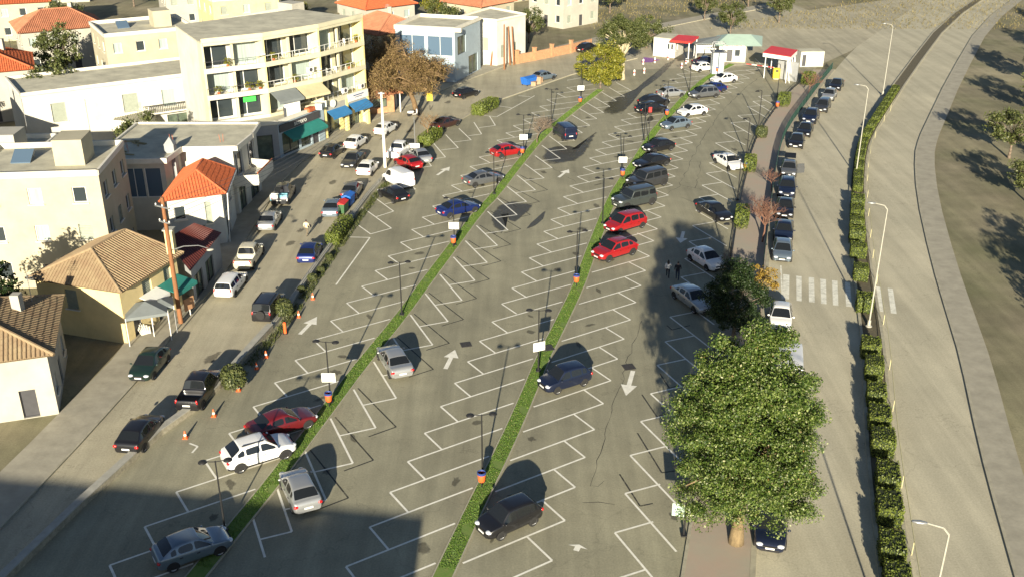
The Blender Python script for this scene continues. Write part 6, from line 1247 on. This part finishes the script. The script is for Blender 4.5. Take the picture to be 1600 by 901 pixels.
# ------------------------------------------------------------------ the town beyond the torn edge of the print
def house(x, y, w_, d_, h, rz, roof, wm, label, floors=2, group=None):
    e = thing('town_house', (x, y, 0), label, 'house', group); ca, sa = math.cos(rz), math.sin(rz); T = lambda a, b: (x+a*ca-b*sa, y+a*sa+b*ca)
    pl = [T(-w_/2, -d_/2), T(w_/2, -d_/2), T(w_/2, d_/2), T(-w_/2, d_/2)]; fh = h/floors
    def ops(L, seed):
        r = random.Random(seed); o = []; k = max(1, int(L/2.8))
        for f in range(floors):
            for i in range(k):
                xc = L*(i+.5)/k; kind = r.choice(('win', 'shut', 'cur', 'win'))
                if f == 0 and i == k//2: o.append((xc-.5, xc+.5, .05, 2.1, 'door'))
                else: o.append((xc-.55, xc+.55, f*fh+1.0, f*fh+2.35, kind))
        return o
    block(e, pl, 0, h, {0: ops(w_, x+y), 1: ops(d_, x-y), 3: ops(d_, x)}, wm, M['flatroof'] if roof == 'flat' else None, .45 if roof == 'flat' else 0)
    if roof != 'flat':
        q = [T(-w_/2-.5, -d_/2-.5), T(w_/2+.5, -d_/2-.5), T(w_/2+.5, d_/2+.5), T(-w_/2-.5, d_/2+.5)]; r0 = T(0, -d_/2+w_*.35) if d_ >= w_ else T(-w_/2+d_*.4, 0); r1 = T(0, d_/2-w_*.35) if d_ >= w_ else T(w_/2-d_*.4, 0); z = h+.24*min(w_, d_)
        C4 = [(a, b, h) for a, b in (q if d_ >= w_ else [q[3], q[0], q[1], q[2]])]; mb = MB(); hip_roof(e, C4, [(r0[0], r0[1], z), (r1[0], r1[1], z)], M[roof], capr=.13)
        cx, cy = T(w_*.2, d_*.1); MB().box((cx, cy, z-.1), (.6, .6, 1.5)).build('chimney', wm, e)
    else:
        cx, cy = T(w_*.22, 0); MB().box((cx, cy, h+1.2), (2.4, 3.0, 2.2), rz).build('stair_head', wm, e); tx, ty = T(-w_*.25, d_*.15); MB().tube((tx, ty, h+.5), (tx+1.2*ca, ty+1.2*sa, h+.5), .3, n=10).build('water_tank', M['steel'], e)
        def P3(a, b, c): q_ = T(a, b); return (q_[0], q_[1], c)
        ax, bx = -w_*.25, d_*.15; MB().add([P3(ax-.2, bx-1.7, h+.2), P3(ax+1.4, bx-1.7, h+.2), P3(ax+1.4, bx-.2, h+.95), P3(ax-.2, bx-.2, h+.95), P3(ax-.2, bx-1.7, h+.12), P3(ax+1.4, bx-1.7, h+.12), P3(ax+1.4, bx-.2, h+.87), P3(ax-.2, bx-.2, h+.87)], [(0, 1, 2, 3), (7, 6, 5, 4), (0, 4, 5, 1), (1, 5, 6, 2), (2, 6, 7, 3), (3, 7, 4, 0)]).build('solar_panel', M['bluepane'], e)
    ax, ay = T(w_*.3, d_*.3); zz = h+(2.3 if roof == 'flat' else .5); am = MB(); am.tube((ax, ay, zz-.6), (ax, ay, zz+2.4), .03, n=5)
    for k in range(5): am.tube((ax-.45+.04*k, ay, zz+1.7+.14*k), (ax+.45-.04*k, ay+.1, zz+1.7+.14*k), .015, n=4)
    am.build('aerial', M['steel'], e)
    return e
for a in [(-34.5, 61.5, 6.5, 8.5, 4.6, R(18), 'tileold', M['dull'], 'white cottage with an old tile roof next to the yellow house', 1), (-39.2, 83, 10.5, 8.5, 9.6, R(6), 'flat', M['dullcream'], 'tall cream flat roofed block behind the yellow house', 3), (-50.5, 95, 10, 10, 6.6, R(4), 'flat', M['dull'], 'white flat roofed house behind the one with blue windows'), (-62, 108, 10, 10, 6.4, R(25), 'tilepink', M['yellowwall'], 'yellow house with a terracotta roof beside the white balcony house'),
          (-52, 146, 12, 11, 9.4, R(30), 'flat', M['dullcream'], 'tall cream flat roofed block behind the white balcony house', 3), (-69, 135, 10, 10, 6.6, R(25), 'tile', M['dull'], 'white house with an orange tile roof up the slope'), (-34, 152, 12, 11, 9.3, R(55), 'flat', M['dull'], 'white three storey block behind the cream apartments', 3), (-20, 163, 9, 10, 6.4, R(40), 'tilepink', M['dullcream'], 'cream house with a terracotta roof behind the brown tree'),
          (-72, 165, 12, 10, 6.5, R(30), 'tilepink', M['dull'], 'white house with a long terracotta roof on the left edge of town'), (-46, 176, 11, 10, 9.2, R(30), 'flat', M['yellowwall'], 'yellow three storey block in the far left of town', 3), (-24, 186, 10, 9, 6.4, R(40), 'tile', M['dull'], 'white house with an orange tile roof deep behind the office'), (-6, 189, 9, 9, 6.3, R(50), 'tilepink', M['dullcream'], 'cream house with a terracotta roof behind the white corner house'),
          (10, 203, 10, 9, 6.3, R(45), 'tile', M['dull'], 'white house with an orange roof past the brick garden wall'), (-90, 190, 12, 10, 6.5, R(20), 'tile', M['dullcream'], 'cream house with an orange roof at the far left'), (-62, 205, 12, 11, 9.2, R(25), 'flat', M['dull'], 'white flat block far behind the yellow block', 3), (-28, 214, 12, 10, 6.4, R(35), 'tilepink', M['dull'], 'white house with a terracotta roof in the last row'), (-100, 232, 14, 11, 6.5, R(15), 'tilepink', M['dull'], 'white long house on the far left horizon of roofs'), (-2, 232, 12, 10, 6.5, R(45), 'tile', M['dullcream'], 'cream house with an orange roof in the last row')]:
    house(*a)
# block behind the camera that throws the big shadow over the bottom rows
sb_ = thing('shade_block', (-27, 6, 0), 'three storey apartment block standing behind the viewpoint', 'building'); pl = [(-46, 0), (-8.6, -4), (-8.6, 7.6), (-46, 13.4)]
block(sb_, pl, 0, 10.2, {2: [(x, x+1.4, z, z+1.4, 'win') for z in (1.2, 4.4, 7.6) for x in range(2, 36, 4)], 1: [(3, 4.4, 4.4, 5.8, 'win'), (7, 8.4, 4.4, 5.8, 'win')]}, M['cream'], M['flatroof'], .4)
# trees of the surroundings: a few shapes, copied
protos = [leafy_tree('green_tree', (0, 0, 0), 7, (2.8, 2.7, 2.6), 4.6, 5200, 70, .75, .26, M[m_], M['barkgrey'], .18, 'leafy tree', seed=s, egg=.1) for m_, s in (('leaf_olive', 31), ('leaf_dark', 32), ('leaf_yellow', 33))]
TL = ['olive green tree among the surrounding houses and verges', 'dark green tree among the surrounding houses and verges', 'yellow-green tree among the surrounding houses and verges']
spots = [(-38, 66.5), (-44, 84), (-41, 110), (-56, 101), (-70, 121), (-58, 128), (-44, 137), (-66, 150), (-84, 150), (-36, 168), (-58, 163), (-12, 178), (3, 183), (-40, 193), (-78, 182), (-15, 203), (20, 214), (-50, 222), (-80, 222), (-112, 214), (8, 222), (24, 232), (-120, 245), (38, 206), (50, 222), (66, 236), (84, 246), (38, 238), (20, 250), (-20, 246), (-70, 250), (40, 190), (52, 203),
         (47, 75), (44, 62), (53, 98), (58, 115), (70, 132), (78, 150), (92, 172), (104, 195), (118, 214), (40.5, 52), (62, 104), (88, 150), (112, 188), (130, 235), (75, 118)]
first = [True]*3; rr_ = random.Random(5)
for i, (x, y) in enumerate(spots):
    k = rr_.choice((0, 0, 1, 2) if x < 30 else (0, 1, 0, 0)); o = protos[k] if first[k] else copy_tree(protos[k]); first[k] = False
    o.location = (x, y, 0); o.rotation_euler = (0, 0, rr_.uniform(0, 6)); s = rr_.uniform(.7, 1.15); o.scale = (s*rr_.uniform(.9, 1.15), s, s*rr_.uniform(.85, 1.1)); o['label'] = TL[k]; o['group'] = 'trees of the surroundings'
for k in range(3):
    if first[k]: bpy.data.objects.remove(protos[k])
# rough grass: right bank and the far field
V_ = []
for _ in range(60000):
    y = random.uniform(36, 250); x = 33+(y-45)*.48+random.random()**1.4*45
    V_.append((x, y, .0))
blades('rough_grass', V_, .5, .06, M['drygrass'], 'dry rough grass on the bank beyond the far pavement', 'grass')
V_ = [(random.uniform(15, 110), random.uniform(196, 262), 0) for _ in range(12000)]; V_ = [q for q in V_ if not (q[0]*1.0 > 52 and q[1] < 190+0) and abs((q[1]-199)-(q[0]-30)*.9) > 9]
blades('rough_grass', V_, .4, .07, M['drygrass'], 'dry rough grass on the field behind the ticket kiosk', 'grass')
